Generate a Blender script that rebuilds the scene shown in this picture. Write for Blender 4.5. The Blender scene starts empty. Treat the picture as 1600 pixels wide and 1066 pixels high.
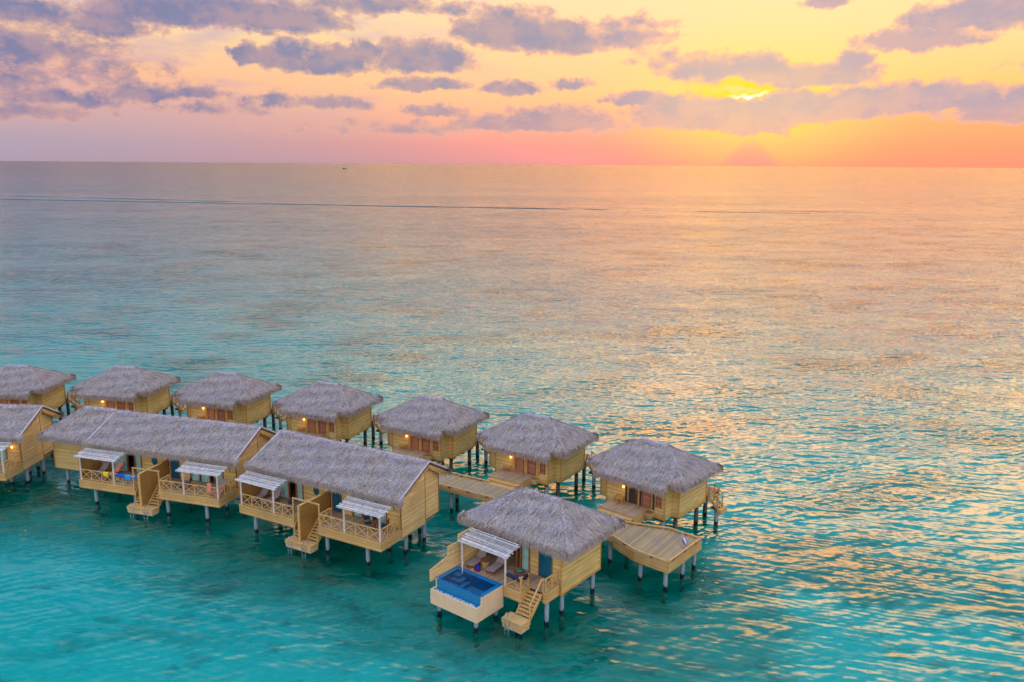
import bpy, math, random
from mathutils import Vector, Matrix
random.seed(7)
R = math.radians
S = bpy.context.scene
COL = S.collection

# ------------------------------------------------------------------ camera model
CAM_H = 28.0
FOC = 1300.0                      # focal length in pixels of a 1600 wide frame
PITCH = math.atan((533 - 256.7) / FOC)
ROLL = math.atan(0.0069)

def make_camera():
    cam = bpy.data.cameras.new('camera')
    cam.sensor_width = 36.0
    cam.lens = FOC / 1600 * 36.0
    cam.clip_start = 0.5
    cam.clip_end = 200000.0
    o = bpy.data.objects.new('camera', cam)
    COL.objects.link(o)
    right = Vector((1, 0, 0))
    up = Vector((0, math.sin(PITCH), math.cos(PITCH)))
    fwd = Vector((0, math.cos(PITCH), -math.sin(PITCH)))
    c, s = math.cos(ROLL), math.sin(ROLL)
    X = right * c + up * s
    Y = right * (-s) + up * c
    Z = -fwd
    o.matrix_world = Matrix(((X.x, Y.x, Z.x, 0), (X.y, Y.y, Z.y, 0), (X.z, Y.z, Z.z, CAM_H), (0, 0, 0, 1)))
    S.camera = o

# ------------------------------------------------------------------ node helpers
def lin(r, g, b, k=1.0):
    f = lambda c: (c / 255 / 12.92) if c / 255 <= 0.04045 else ((c / 255 + 0.055) / 1.055) ** 2.4
    return (f(r) * k, f(g) * k, f(b) * k, 1.0)

class NT:
    """small wrapper that makes node trees readable"""
    def __init__(self, tree):
        self.t = tree
    def node(self, typ, **kw):
        n = self.t.nodes.new(typ)
        for k, v in kw.items():
            setattr(n, k, v)
        return n
    def put(self, sock, v):
        if v is None:
            return
        if isinstance(v, bpy.types.NodeSocket):
            self.t.links.new(v, sock)
        else:
            sock.default_value = v
    def math(self, op, a, b=None, c=None, clamp=False):
        n = self.node('ShaderNodeMath', operation=op, use_clamp=clamp)
        self.put(n.inputs[0], a); self.put(n.inputs[1], b); self.put(n.inputs[2], c)
        return n.outputs[0]
    def vmath(self, op, a, b=None, c=None):
        n = self.node('ShaderNodeVectorMath', operation=op)
        self.put(n.inputs[0], a); self.put(n.inputs[1], b)
        if c is not None: self.put(n.inputs[2], c)
        return n.outputs['Value'] if op in ('LENGTH', 'DOT_PRODUCT', 'DISTANCE') else n.outputs['Vector']
    def sep(self, v):
        n = self.node('ShaderNodeSeparateXYZ'); self.put(n.inputs[0], v)
        return n.outputs
    def comb(self, x, y, z):
        n = self.node('ShaderNodeCombineXYZ')
        self.put(n.inputs[0], x); self.put(n.inputs[1], y); self.put(n.inputs[2], z)
        return n.outputs[0]
    def mix(self, f, a, b, mode='MIX'):
        n = self.node('ShaderNodeMix', data_type='RGBA', blend_type=mode)
        self.put(n.inputs[0], f); self.put(n.inputs[6], a); self.put(n.inputs[7], b)
        return n.outputs[2]
    def ramp(self, f, stops, interp='LINEAR'):
        n = self.node('ShaderNodeValToRGB')
        n.color_ramp.interpolation = interp
        el = n.color_ramp.elements
        while len(el) < len(stops):
            el.new(0.5)
        for e, (p, c) in zip(el, stops):
            e.position = p; e.color = c
        self.put(n.inputs[0], f)
        return n.outputs[0]
    def noise(self, v, scale, detail=3, rough=0.5, dim='3D', w=None):
        n = self.node('ShaderNodeTexNoise', noise_dimensions=dim)
        self.put(n.inputs['Vector'], v); n.inputs['Scale'].default_value = scale
        n.inputs['Detail'].default_value = detail; n.inputs['Roughness'].default_value = rough
        return n.outputs[0]
    def smooth(self, v, a, b, lo=0.0, hi=1.0):
        n = self.node('ShaderNodeMapRange', interpolation_type='SMOOTHSTEP')
        self.put(n.inputs[0], v); n.inputs[1].default_value = a; n.inputs[2].default_value = b
        n.inputs[3].default_value = lo; n.inputs[4].default_value = hi
        return n.outputs[0]
    def mapping(self, v, rot=(0, 0, 0), scale=(1, 1, 1), loc=(0, 0, 0)):
        n = self.node('ShaderNodeMapping')
        self.put(n.inputs[0], v); n.inputs[1].default_value = loc
        n.inputs[2].default_value = rot; n.inputs[3].default_value = scale
        return n.outputs[0]

def material(name):
    m = bpy.data.materials.new(name)
    m.use_nodes = True
    t = m.node_tree
    t.nodes.clear()
    n = NT(t)
    out = n.node('ShaderNodeOutputMaterial')
    p = n.node('ShaderNodeBsdfPrincipled')
    t.links.new(p.outputs[0], out.inputs[0])
    return m, n, p, out

def obj_coord(n):
    return n.node('ShaderNodeTexCoord').outputs['Object']

def plain(name, col, rough=0.6, metal=0.0, vary=0.15, emit=None, scale=3.0):
    m, n, p, out = material(name)
    v = n.noise(obj_coord(n), scale, 4, 0.6)
    k = n.smooth(v, 0.25, 0.75, 1 - vary, 1 + vary)
    c = n.mix(1.0, col, n.comb(k, k, k), 'MULTIPLY')
    n.put(p.inputs['Base Color'], c)
    p.inputs['Roughness'].default_value = rough
    p.inputs['Metallic'].default_value = metal
    if emit:
        p.inputs['Emission Color'].default_value = emit[0]
        p.inputs['Emission Strength'].default_value = emit[1]
    return m

def planks(name, col, axis=2, width=0.15, groove=0.10, contrast=0.22, dark=0.35, rough=0.7, grain=(0.6, 0.6, 14), tint=None, bump=0.02, weather=None):
    """boards: index along one object axis gives each board its own tone, a groove between boards, grain along the board"""
    m, n, p, out = material(name)
    oc = obj_coord(n)
    s = n.sep(oc)
    q = n.math('DIVIDE', s[axis], width)
    fl = n.math('FLOOR', q)
    fr = n.math('FRACT', q)
    wn = n.node('ShaderNodeTexWhiteNoise', noise_dimensions='1D')
    n.put(wn.inputs['W'], fl)
    tone = n.math('MULTIPLY_ADD', wn.outputs['Value'], contrast, 1 - contrast / 2)
    g = n.noise(n.mapping(oc, scale=grain), 2.0, 4, 0.65)
    gk = n.smooth(g, 0.2, 0.8, 0.78, 1.22)
    wp = n.node('ShaderNodeNewGeometry').outputs['Position']
    big = n.smooth(n.noise(wp, 0.55, 3, 0.6), 0.3, 0.7, 0.84, 1.12)
    edge = n.math('MINIMUM', n.smooth(fr, 0.0, groove), n.smooth(fr, 1.0, 1 - groove))
    ek = n.math('MULTIPLY_ADD', edge, 1 - dark, dark)
    k = n.math('MULTIPLY', n.math('MULTIPLY', tone, gk), n.math('MULTIPLY', ek, big))
    base = col
    if tint:
        base = n.mix(wn.outputs['Value'], col, tint)
    if weather:
        base = n.mix(n.smooth(n.noise(wp, 1.1, 5, 0.7), 0.42, 0.72), base, weather)
    c = n.mix(1.0, base, n.comb(k, k, k), 'MULTIPLY')
    n.put(p.inputs['Base Color'], c)
    p.inputs['Roughness'].default_value = rough
    b = n.node('ShaderNodeBump'); b.inputs['Strength'].default_value = 0.8; b.inputs['Distance'].default_value = bump
    n.put(b.inputs['Height'], edge)
    n.put(p.inputs['Normal'], b.outputs[0])
    return m

def thatch(name, dark, mid, light, patch):
    m, n, p, out = material(name)
    rnd = n.node('ShaderNodeNewGeometry').outputs['Random Per Island']
    oc = n.node('ShaderNodeNewGeometry').outputs['Position']
    c = n.ramp(rnd, [(0.0, dark), (0.35, mid), (0.75, mid), (1.0, light)])
    w = n.smooth(n.noise(oc, 0.9, 4, 0.6), 0.42, 0.68)
    c = n.mix(n.math('MULTIPLY', w, 0.55), c, patch)
    f = n.smooth(n.noise(oc, 7.0, 3, 0.6), 0.25, 0.75, 0.75, 1.2)
    c = n.mix(1.0, c, n.comb(f, f, f), 'MULTIPLY')
    n.put(p.inputs['Base Color'], c)
    p.inputs['Roughness'].default_value = 0.85
    p.inputs['Specular IOR Level'].default_value = 0.2
    return m

def pile_material(name, ca, cb):
    m, n, p, out = material(name)
    oc = obj_coord(n)
    z = n.sep(oc)[2]
    nz = n.noise(n.mapping(oc, scale=(3, 3, 1)), 1.6, 4, 0.6)
    lvl = n.math('ADD', z, n.math('MULTIPLY', n.math('SUBTRACT', nz, 0.5), 0.35))
    waterline_dark = n.smooth(lvl, 0.22, 0.06)
    pale = n.mix(n.noise(n.mapping(oc, scale=(4, 4, .6)), 2.0, 4, 0.6), ca, cb)
    c = n.mix(waterline_dark, pale, lin(26, 32, 30))  # black from the waterline down: dark reflection and dark water painted on
    c = n.mix(n.smooth(lvl, -0.4, -1.0), c, lin(140, 150, 128))          # fading in the water put into the colour: paler deep down
    n.put(p.inputs['Base Color'], c)
    p.inputs['Roughness'].default_value = 0.7
    return m

M = {}
def build_materials():
    M['thatch'] = thatch('thatch', lin(122, 112, 104), lin(174, 162, 156), lin(210, 200, 194), lin(166, 162, 176))
    M['thatch_fringe'] = thatch('thatch_fringe', lin(122, 110, 102), lin(180, 166, 156), lin(214, 202, 194), lin(172, 162, 162))
    M['thatch_ridge'] = thatch('thatch_ridge', lin(150, 140, 150), lin(190, 180, 190), lin(222, 214, 222), lin(196, 190, 206))
    M['thatch_under'] = plain('thatch_under', lin(84, 68, 56), 0.9)
    M['wall'] = planks('wall_boards', lin(210, 180, 108), 2, 0.16, 0.06, 0.20, 0.78, grain=(.5, .5, 6), tint=lin(216, 190, 124), bump=.008, weather=lin(190, 164, 106))
    M['gable'] = planks('gable_boards', lin(232, 196, 136), 2, 0.17, 0.10, 0.28, 0.5, grain=(.5, .5, 8), tint=lin(226, 194, 128))
    M['panel'] = planks('privacy_boards', lin(178, 134, 66), 2, 0.16, 0.13, 0.30, 0.35, grain=(.5, .5, 8), tint=lin(150, 106, 48))
    M['deck'] = planks('deck_boards', lin(172, 142, 108), 0, 0.16, 0.08, 0.22, 0.55, grain=(6, .5, 1), tint=lin(186, 152, 112), weather=lin(150, 126, 106))
    M['fascia'] = planks('fascia_boards', lin(196, 156, 90), 2, 0.24, 0.06, 0.18, 0.5, grain=(.5, .5, 7), tint=lin(206, 168, 104), weather=lin(176, 150, 104))
    M['timber'] = plain('timber', lin(206, 164, 98), 0.65, vary=.22, scale=5)
    M['pale_timber'] = plain('pale_timber', lin(212, 208, 206), 0.6, vary=.14, scale=4)
    M['slat'] = slat_material()
    M['door'] = planks('door_wood', lin(186, 128, 92), 2, 0.18, 0.10, 0.2, 0.6, grain=(4, 4, .6), tint=lin(172, 112, 82))
    M['louvre'] = planks('louvre_wood', lin(168, 106, 82), 2, 0.085, 0.2, 0.35, 0.35, tint=lin(186, 128, 104), bump=.03)
    M['post'] = plain('post_wood', lin(190, 146, 74), 0.65, vary=.15)
    M['pile'] = pile_material('pile_concrete', lin(100, 126, 146), lin(158, 176, 188))
    M['pile_dark'] = pile_material('pile_shaded', lin(58, 60, 58), lin(96, 98, 94))  # shaded copy of the pile colour; shade under the back row painted in
    M['beam'] = plain('under_beam', lin(90, 76, 58), 0.8)
    M['curtain'] = plain('curtain_cloth', lin(150, 196, 190), 0.8, vary=.2, scale=1.5)
    M['glass'] = plain('blue_glass', lin(14, 92, 122), 0.12, vary=.25, scale=1.2)
    M['frame'] = plain('door_frame', lin(140, 92, 54), 0.6)
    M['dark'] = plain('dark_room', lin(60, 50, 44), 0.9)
    M['metal'] = plain('steel', lin(200, 204, 208), 0.3, metal=.8)
    M['white'] = plain('white_enamel', lin(236, 236, 236), 0.4, vary=.05)
    M['stucco'] = plain('cream_render', lin(224, 198, 160), 0.8, vary=.06, scale=2)
    M['tile'] = pool_tile()
    M['pool_water'] = pool_water()
    M['pool_floor'] = plain('pool_floor', lin(46, 140, 172), 0.4, vary=.06)
    M['pebble'] = plain('white_pebble', lin(226, 236, 240), 0.6, vary=.1)
    M['lamp'] = plain('lamp_glow', lin(255, 190, 110), 0.5, emit=(lin(255, 160, 60), 11.0))
    M['lounge'] = plain('lounger_sling', lin(150, 134, 128), 0.8, vary=.12)
    M['lounge_frame'] = plain('lounger_frame', lin(104, 84, 70), 0.6)
    M['wicker'] = planks('wicker', lin(188, 152, 104), 2, 0.05, 0.2, 0.3, 0.5)
    for k, c in dict(yellow=(236, 208, 20), blue=(18, 84, 190), cyan=(40, 150, 226), pale_blue=(96, 150, 230), pink=(226, 140, 118), navy=(28, 40, 78), violet=(60, 36, 150), teal=(40, 150, 156), black=(22, 22, 30), brown=(120, 72, 40)).items():
        M[k] = plain(k + '_cloth', lin(*c), 0.85, vary=.2, scale=8)
    M['feather'] = plain('grey_feathers', lin(196, 204, 226), 0.8, vary=.15, scale=12)
    M['feather_dark'] = plain('dark_feathers', lin(84, 88, 112), 0.8)
    M['beak'] = plain('beak_yellow', lin(220, 180, 90), 0.5)
    M['hull'] = plain('dark_hull', lin(52, 42, 52), 0.6)
    M['landing_base'] = plain('weathered_base', lin(196, 172, 140), 0.85, vary=.25, scale=3)

def slat_material():
    m, n, p, out = material('whitewashed_slat')
    g = n.node('ShaderNodeNewGeometry')
    c = n.ramp(g.outputs['Random Per Island'], [(0, lin(150, 146, 146)), (.4, lin(206, 204, 206)), (1, lin(228, 226, 230))])
    k = n.smooth(n.noise(g.outputs['Position'], 3.0, 4, .6), .3, .7, .8, 1.1)
    n.put(p.inputs['Base Color'], n.mix(1.0, c, n.comb(k, k, k), 'MULTIPLY'))
    p.inputs['Roughness'].default_value = .65
    return m

def pool_tile():
    m, n, p, out = material('blue_mosaic')
    br = n.node('ShaderNodeTexBrick')
    n.put(br.inputs['Vector'], n.mapping(obj_coord(n), rot=(0, 0, 0)))
    br.offset = 0.0
    br.inputs['Scale'].default_value = 9.0
    br.inputs['Color1'].default_value = lin(0, 116, 172); br.inputs['Color2'].default_value = lin(0, 100, 158)
    br.inputs['Mortar'].default_value = lin(30, 126, 176); br.inputs['Mortar Size'].default_value = 0.03
    n.put(p.inputs['Base Color'], br.outputs[0])
    p.inputs['Roughness'].default_value = 0.25
    return m

def pool_water():
    m, n, p, out = material('pool_water')
    oc = obj_coord(n)
    b = n.node('ShaderNodeBump'); b.inputs['Strength'].default_value = 0.35; b.inputs['Distance'].default_value = 0.03
    n.put(b.inputs['Height'], n.noise(oc, 2.4, 3, 0.5))
    tr = n.node('ShaderNodeBsdfTransparent'); tr.inputs[0].default_value = (0.80, 0.93, 0.98, 1)
    gl = n.node('ShaderNodeBsdfGlossy'); gl.inputs['Roughness'].default_value = 0.03
    n.put(gl.inputs['Normal'], b.outputs[0])
    fr = n.node('ShaderNodeFresnel'); fr.inputs[0].default_value = 1.33
    n.put(fr.inputs['Normal'], b.outputs[0])
    mx = n.node('ShaderNodeMixShader')
    n.put(mx.inputs[0], fr.outputs[0]); n.put(mx.inputs[1], tr.outputs[0]); n.put(mx.inputs[2], gl.outputs[0])
    n.t.links.new(mx.outputs[0], out.inputs[0])
    n.t.nodes.remove(p)
    return m

# ------------------------------------------------------------------ sky
SUN_AZ, SUN_EL = 15.7, 4.6

def px_dir(x, y):
    """angles (degrees) of a direction given in the 1600 wide picture"""
    u, v = x - 800, 533 - y
    c, s = math.cos(ROLL), math.sin(ROLL)
    u2, v2 = u * c - v * s, u * s + v * c
    X = u2; Y = FOC * math.cos(PITCH) + v2 * math.sin(PITCH); Z = -FOC * math.sin(PITCH) + v2 * math.cos(PITCH)
    return math.degrees(math.atan2(X, Y)), math.degrees(math.atan2(Z, math.hypot(X, Y)))

CLOUDS = [  # centre and half size in the picture, strength
    (290, 8, 150, 36, 1.1), (170, 32, 66, 32, .95), (430, 24, 120, 30, .9), (580, 2, 120, 22, .55), (690, 10, 50, 16, .4),
    (20, 10, 90, 30, .7), (30, 66, 90, 44, .55), (110, 78, 80, 34, .36), (20, 118, 66, 26, .5), (150, 110, 90, 30, .28),
    (388, 83, 26, 21, 1.1), (450, 86, 54, 30, 1.0), (525, 94, 66, 26, 1.0), (572, 74, 28, 17, 1.0), (655, 88, 88, 30, 1.1),
    (665, 131, 80, 13, .85), (795, 137, 55, 14, .7), (890, 131, 46, 12, .6),
    (790, 44, 90, 38, 1.05), (870, 58, 96, 32, 1.0), (960, 56, 84, 26, .55), (1010, 34, 60, 12, .35),
    (110, 152, 110, 16, .6), (215, 145, 80, 16, .65), (300, 140, 60, 14, .5), (430, 157, 46, 13, .65), (525, 160, 66, 12, .6), (330, 168, 90, 14, .4),
    (40, 172, 110, 16, .5), (680, 174, 54, 13, .6), (770, 192, 80, 18, .75), (870, 188, 130, 26, .9), (640, 200, 200, 14, .3),
    (1005, 154, 66, 13, 1.0), (1070, 176, 100, 32, 1.15), (1160, 182, 100, 30, 1.2), (1240, 166, 60, 34, 1.15), (1300, 166, 90, 24, 1.15),
    (1390, 154, 110, 26, 1.15), (1475, 150, 100, 26, 1.1), (1570, 168, 90, 26, .8), (1620, 150, 60, 20, .9),
    (1110, 106, 80, 26, .6), (1185, 104, 54, 26, .95), (1235, 120, 60, 22, 1.0), (1300, 116, 76, 24, 1.0), (1332, 94, 28, 16, .9), (1060, 92, 70, 18, .35),
    (1440, 60, 90, 20, .9), (1390, 62, 44, 14, .8), (1478, 26, 66, 26, .85), (1545, 18, 100, 30, .95), (1610, 6, 80, 34, 1.0),
    (1295, 4, 40, 9, .7), (1180, 203, 36, 9, .6), (1215, 205, 30, 8, .6),
    # beyond the frame
    (-180, 60, 160, 40, .9), (-320, 140, 200, 24, .7), (1800, 80, 140, 30, .8), (1900, 150, 160, 26, .8), (820, -90, 260, 34, .8), (300, -120, 300, 44, .9), (1400, -110, 220, 36, .8), (-100, -130, 240, 50, .9),
]

def build_world():
    w = bpy.data.worlds.new('World')
    S.world = w
    w.use_nodes = True
    t = w.node_tree
    t.nodes.clear()
    n = NT(t)
    out = n.node('ShaderNodeOutputWorld')
    bg = n.node('ShaderNodeBackground')
    t.links.new(bg.outputs[0], out.inputs[0])
    d = n.node('ShaderNodeTexCoord').outputs['Generated']
    x, y, z = n.sep(d)
    az = n.math('MULTIPLY', n.math('ARCTAN2', x, y), 180 / math.pi)
    el = n.math('MULTIPLY', n.math('ARCSINE', z), 180 / math.pi)
    elp = n.math('MAXIMUM', el, 0.0)
    # gradients over elevation, one towards the left of the sunset, one towards the sun, one away from it
    e = n.math('POWER', n.math('DIVIDE', elp, 90.0), 0.5)
    P = lambda deg: (deg / 90.0) ** 0.5
    left = n.ramp(e, [(0, lin(172, 152, 172)), (P(1.2), lin(178, 160, 176)), (P(3.2), lin(204, 168, 172)), (P(5.2), lin(248, 186, 152)), (P(7.2), lin(252, 208, 160)), (P(10.5), lin(226, 208, 200)), (P(14), lin(136, 172, 230, 1.1)), (P(40), lin(50, 138, 216, 1.2)), (P(62), lin(168, 196, 236, 2.4)), (1, lin(168, 196, 236, 2.7))])
    cen = n.ramp(e, [(0, lin(200, 150, 154)), (P(1.2), lin(222, 154, 148)), (P(2.6), lin(240, 172, 146)), (P(4.5), lin(254, 198, 144)), (P(7.5), lin(254, 214, 156)), (P(10.5), lin(254, 222, 174)), (P(20), lin(226, 214, 208)), (P(40), lin(112, 160, 222, 1.4)), (P(62), lin(168, 196, 236, 2.4)), (1, lin(168, 196, 236, 2.7))])
    rgt = n.ramp(e, [(0, lin(252, 146, 122)), (P(1.2), lin(254, 156, 116)), (P(2.6), lin(253, 172, 116)), (P(4.5), lin(255, 200, 118)), (P(7.5), lin(255, 218, 150)), (P(10.5), lin(255, 226, 166)), (P(22), lin(228, 210, 198, 1.3)), (P(45), lin(160, 188, 226, 1.7)), (P(62), lin(168, 196, 236, 2.4)), (1, lin(168, 196, 236, 2.7))])
    back = n.ramp(e, [(0, lin(206, 184, 180, 1.7)), (P(6), lin(222, 200, 190, 2.0)), (P(20), lin(220, 206, 206, 2.1)), (P(45), lin(200, 200, 220, 2.1)), (P(62), lin(168, 196, 236, 2.4)), (1, lin(168, 196, 236, 2.7))])
    f1 = n.smooth(az, -32, 2)
    f2 = n.smooth(az, -2, 19)
    front = n.mix(f2, n.mix(f1, left, cen), rgt)
    # angular distance from the sun's azimuth
    dz = n.math('ABSOLUTE', n.math('WRAP', n.math('SUBTRACT', az, SUN_AZ), 180.0, -180.0))
    fb = n.smooth(dz, 45, 130)
    grad = n.mix(fb, front, back)
    # the warm glow the low sun throws over its side of the sky
    glow = n.math('MULTIPLY', n.smooth(dz, 30, 3), n.smooth(elp, 26, 4))
    gl3 = n.comb(n.math('MULTIPLY_ADD', glow, 0.45, 1.0), 1.0, 1.0)
    gold = n.math('MULTIPLY', n.smooth(dz, 62, 8), n.math('MULTIPLY', n.smooth(elp, 10.8, 14), n.smooth(elp, 30, 17)))  # gold band added above the view for the waves to mirror
    gl3 = n.vmath('MULTIPLY', gl3, n.comb(n.math('MULTIPLY_ADD', gold, 5.2, 1.0), n.math('MULTIPLY_ADD', gold, 2.6, 1.0), n.math('MULTIPLY_ADD', gold, -0.05, 1.0)))
    grad = n.mix(1.0, grad, gl3, 'MULTIPLY')
    # picture-sized angular coordinates for the cloud field (degrees / 0.0441)
    k = 1 / 0.0441
    p = n.comb(n.math('MULTIPLY', az, k), n.math('MULTIPLY', el, k), 0.0)
    wn = n.node('ShaderNodeTexNoise', noise_dimensions='2D')
    n.put(wn.inputs['Vector'], p); wn.inputs['Scale'].default_value = 0.03; wn.inputs['Detail'].default_value = 5; wn.inputs['Roughness'].default_value = 0.62
    warp = n.vmath('MULTIPLY', n.vmath('SUBTRACT', wn.outputs['Color'], (0.5, 0.5, 0.5)), (60, 18, 0))
    q = n.vmath('ADD', p, warp)
    dens = None
    for cx, cy, rx, ry, s in CLOUDS:
        a, b = px_dir(cx, cy)
        u = n.vmath('MULTIPLY', n.vmath('SUBTRACT', q, (a * k, (b - .0441 * ry * .25) * k, 0)), (1 / rx, .85 / ry, 0))
        r = n.vmath('LENGTH', n.vmath('MAXIMUM', u, n.vmath('MULTIPLY', u, (-1, -1.9, 1))))       # flatter undersides
        v = n.math('MULTIPLY_ADD', r, -s, s)
        dens = v if dens is None else n.math('SMOOTH_MAX', dens, v, 0.08)
    fine = n.noise(n.vmath('MULTIPLY', p, (1, 1.7, 1)), 0.03, 8, 0.62, '2D')
    dens = n.math('ADD', dens, n.math('MULTIPLY', n.math('SUBTRACT', fine, 0.5), 0.9))
    wisp = n.noise(n.vmath('MULTIPLY', p, (0.45, 1.6, 1)), 0.012, 7, 0.6, '2D')
    alpha = n.smooth(dens, -0.05, 0.15)
    core = n.smooth(dens, 0.0, 0.42)
    # thin broken veil, stronger on the left
    veil = n.math('MULTIPLY', n.smooth(wisp, 0.48, 0.7), n.math('MULTIPLY', n.smooth(az, 8, -20), n.smooth(el, 1.5, 4.5)))
    grad = n.mix(n.math('MULTIPLY', veil, 0.65), grad, n.mix(n.smooth(el, 5, 10), lin(212, 170, 176), lin(186, 176, 204)))
    # cloud colour: violet grey bodies, blue-violet high left, peach where thin or low
    body = n.mix(n.smooth(az, 0, 14), n.mix(n.smooth(az, -26, -2), lin(116, 122, 164), lin(142, 142, 170)), lin(166, 156, 178))
    body = n.mix(n.math('MULTIPLY', n.smooth(el, 4.2, 1.8), 0.55), body, lin(206, 160, 158))
    thin = n.mix(n.smooth(az, -22, 6), lin(244, 180, 154), lin(248, 186, 146))
    soft = n.mix(0.22, n.mix(0.6, grad, thin), body)
    lumpy = n.smooth(n.noise(n.vmath('MULTIPLY', p, (1, 1.5, 1)), 0.018, 5, 0.6, '2D'), 0.35, 0.65)
    body = n.mix(n.math('MULTIPLY', lumpy, 0.28), body, thin)
    ccol = n.mix(core, soft, body)
    sky = n.mix(n.math('MULTIPLY', alpha, 0.94), grad, ccol)
    # the sun behind the cloud bank: yellow rims around it and a hot edge
    sa, se = px_dir(1178, 160)
    rs = n.vmath('LENGTH', n.vmath('MULTIPLY', n.vmath('SUBTRACT', p, (sa * k, se * k, 0)), (1 / 104, 1 / 56, 0)))
    halo = n.smooth(rs, 2.4, 0.2)
    sky = n.mix(n.math('MULTIPLY', halo, n.math('MULTIPLY_ADD', alpha, -0.46, 0.62)), sky, lin(255, 226, 112))
    near = n.smooth(rs, 1.3, 0.25)
    rim = n.math('MULTIPLY', n.smooth(dens, -0.32, -0.06), n.smooth(dens, 0.22, 0.04))
    sky = n.mix(n.math('MULTIPLY', n.math('MULTIPLY', near, rim), 0.95), sky, lin(255, 214, 10))
    rs2 = n.vmath('LENGTH', n.vmath('MULTIPLY', n.vmath('SUBTRACT', p, (sa * k, (se - 0.1) * k, 0)), (1 / 52, 1 / 24, 0)))
    hot = n.math('MULTIPLY', n.smooth(rs2, 1.0, 0.15), n.math('MULTIPLY', n.smooth(dens, -0.14, 0.0), n.smooth(dens, 0.16, 0.04)))
    sky = n.mix(hot, sky, (2.0, 1.9, 1.2, 1))
    # shadow ray of the cloud bank falling to the horizon under the sun
    ray = n.math('MULTIPLY', n.smooth(n.math('DIVIDE', n.math('ABSOLUTE', n.math('SUBTRACT', az, sa)), n.math('MAXIMUM', n.math('SUBTRACT', 2.15, elp), 0.05)), 1.15, 0.5), n.smooth(elp, 2.1, 0.4))
    sky = n.mix(n.math('MULTIPLY', ray, 0.62), sky, lin(204, 140, 142))
    # Nishita air for the same sun, blended in
    st = n.node('ShaderNodeTexSky', sky_type='NISHITA')
    st.sun_disc = False
    st.sun_elevation = R(SUN_EL); st.sun_rotation = R(SUN_AZ)
    st.air_density = 1.2; st.dust_density = 2.0; st.ozone_density = 1.5
    nish = n.mix(1.0, st.outputs[0], (0.10, 0.10, 0.10, 1), 'MULTIPLY')
    low = n.smooth(el, 14, 40, 0.04, 0.25)
    final = n.mix(low, sky, nish)
    n.put(bg.inputs['Color'], final)
    bg.inputs['Strength'].default_value = 1.0

def build_sun():
    l = bpy.data.lights.new('sun', 'SUN')
    l.energy = 0.5
    l.angle = R(100)
    l.color = (0.20, 0.115, 0.05)           # dimmed by the cloud bank it stands behind
    o = bpy.data.objects.new('sun', l)
    COL.objects.link(o)
    a, e = R(SUN_AZ), R(SUN_EL + 3)
    v = Vector((math.sin(a) * math.cos(e), math.cos(a) * math.cos(e), math.sin(e)))
    o.rotation_euler = v.to_track_quat('Z', 'Y').to_euler()
    o.location = v * 500

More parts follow.
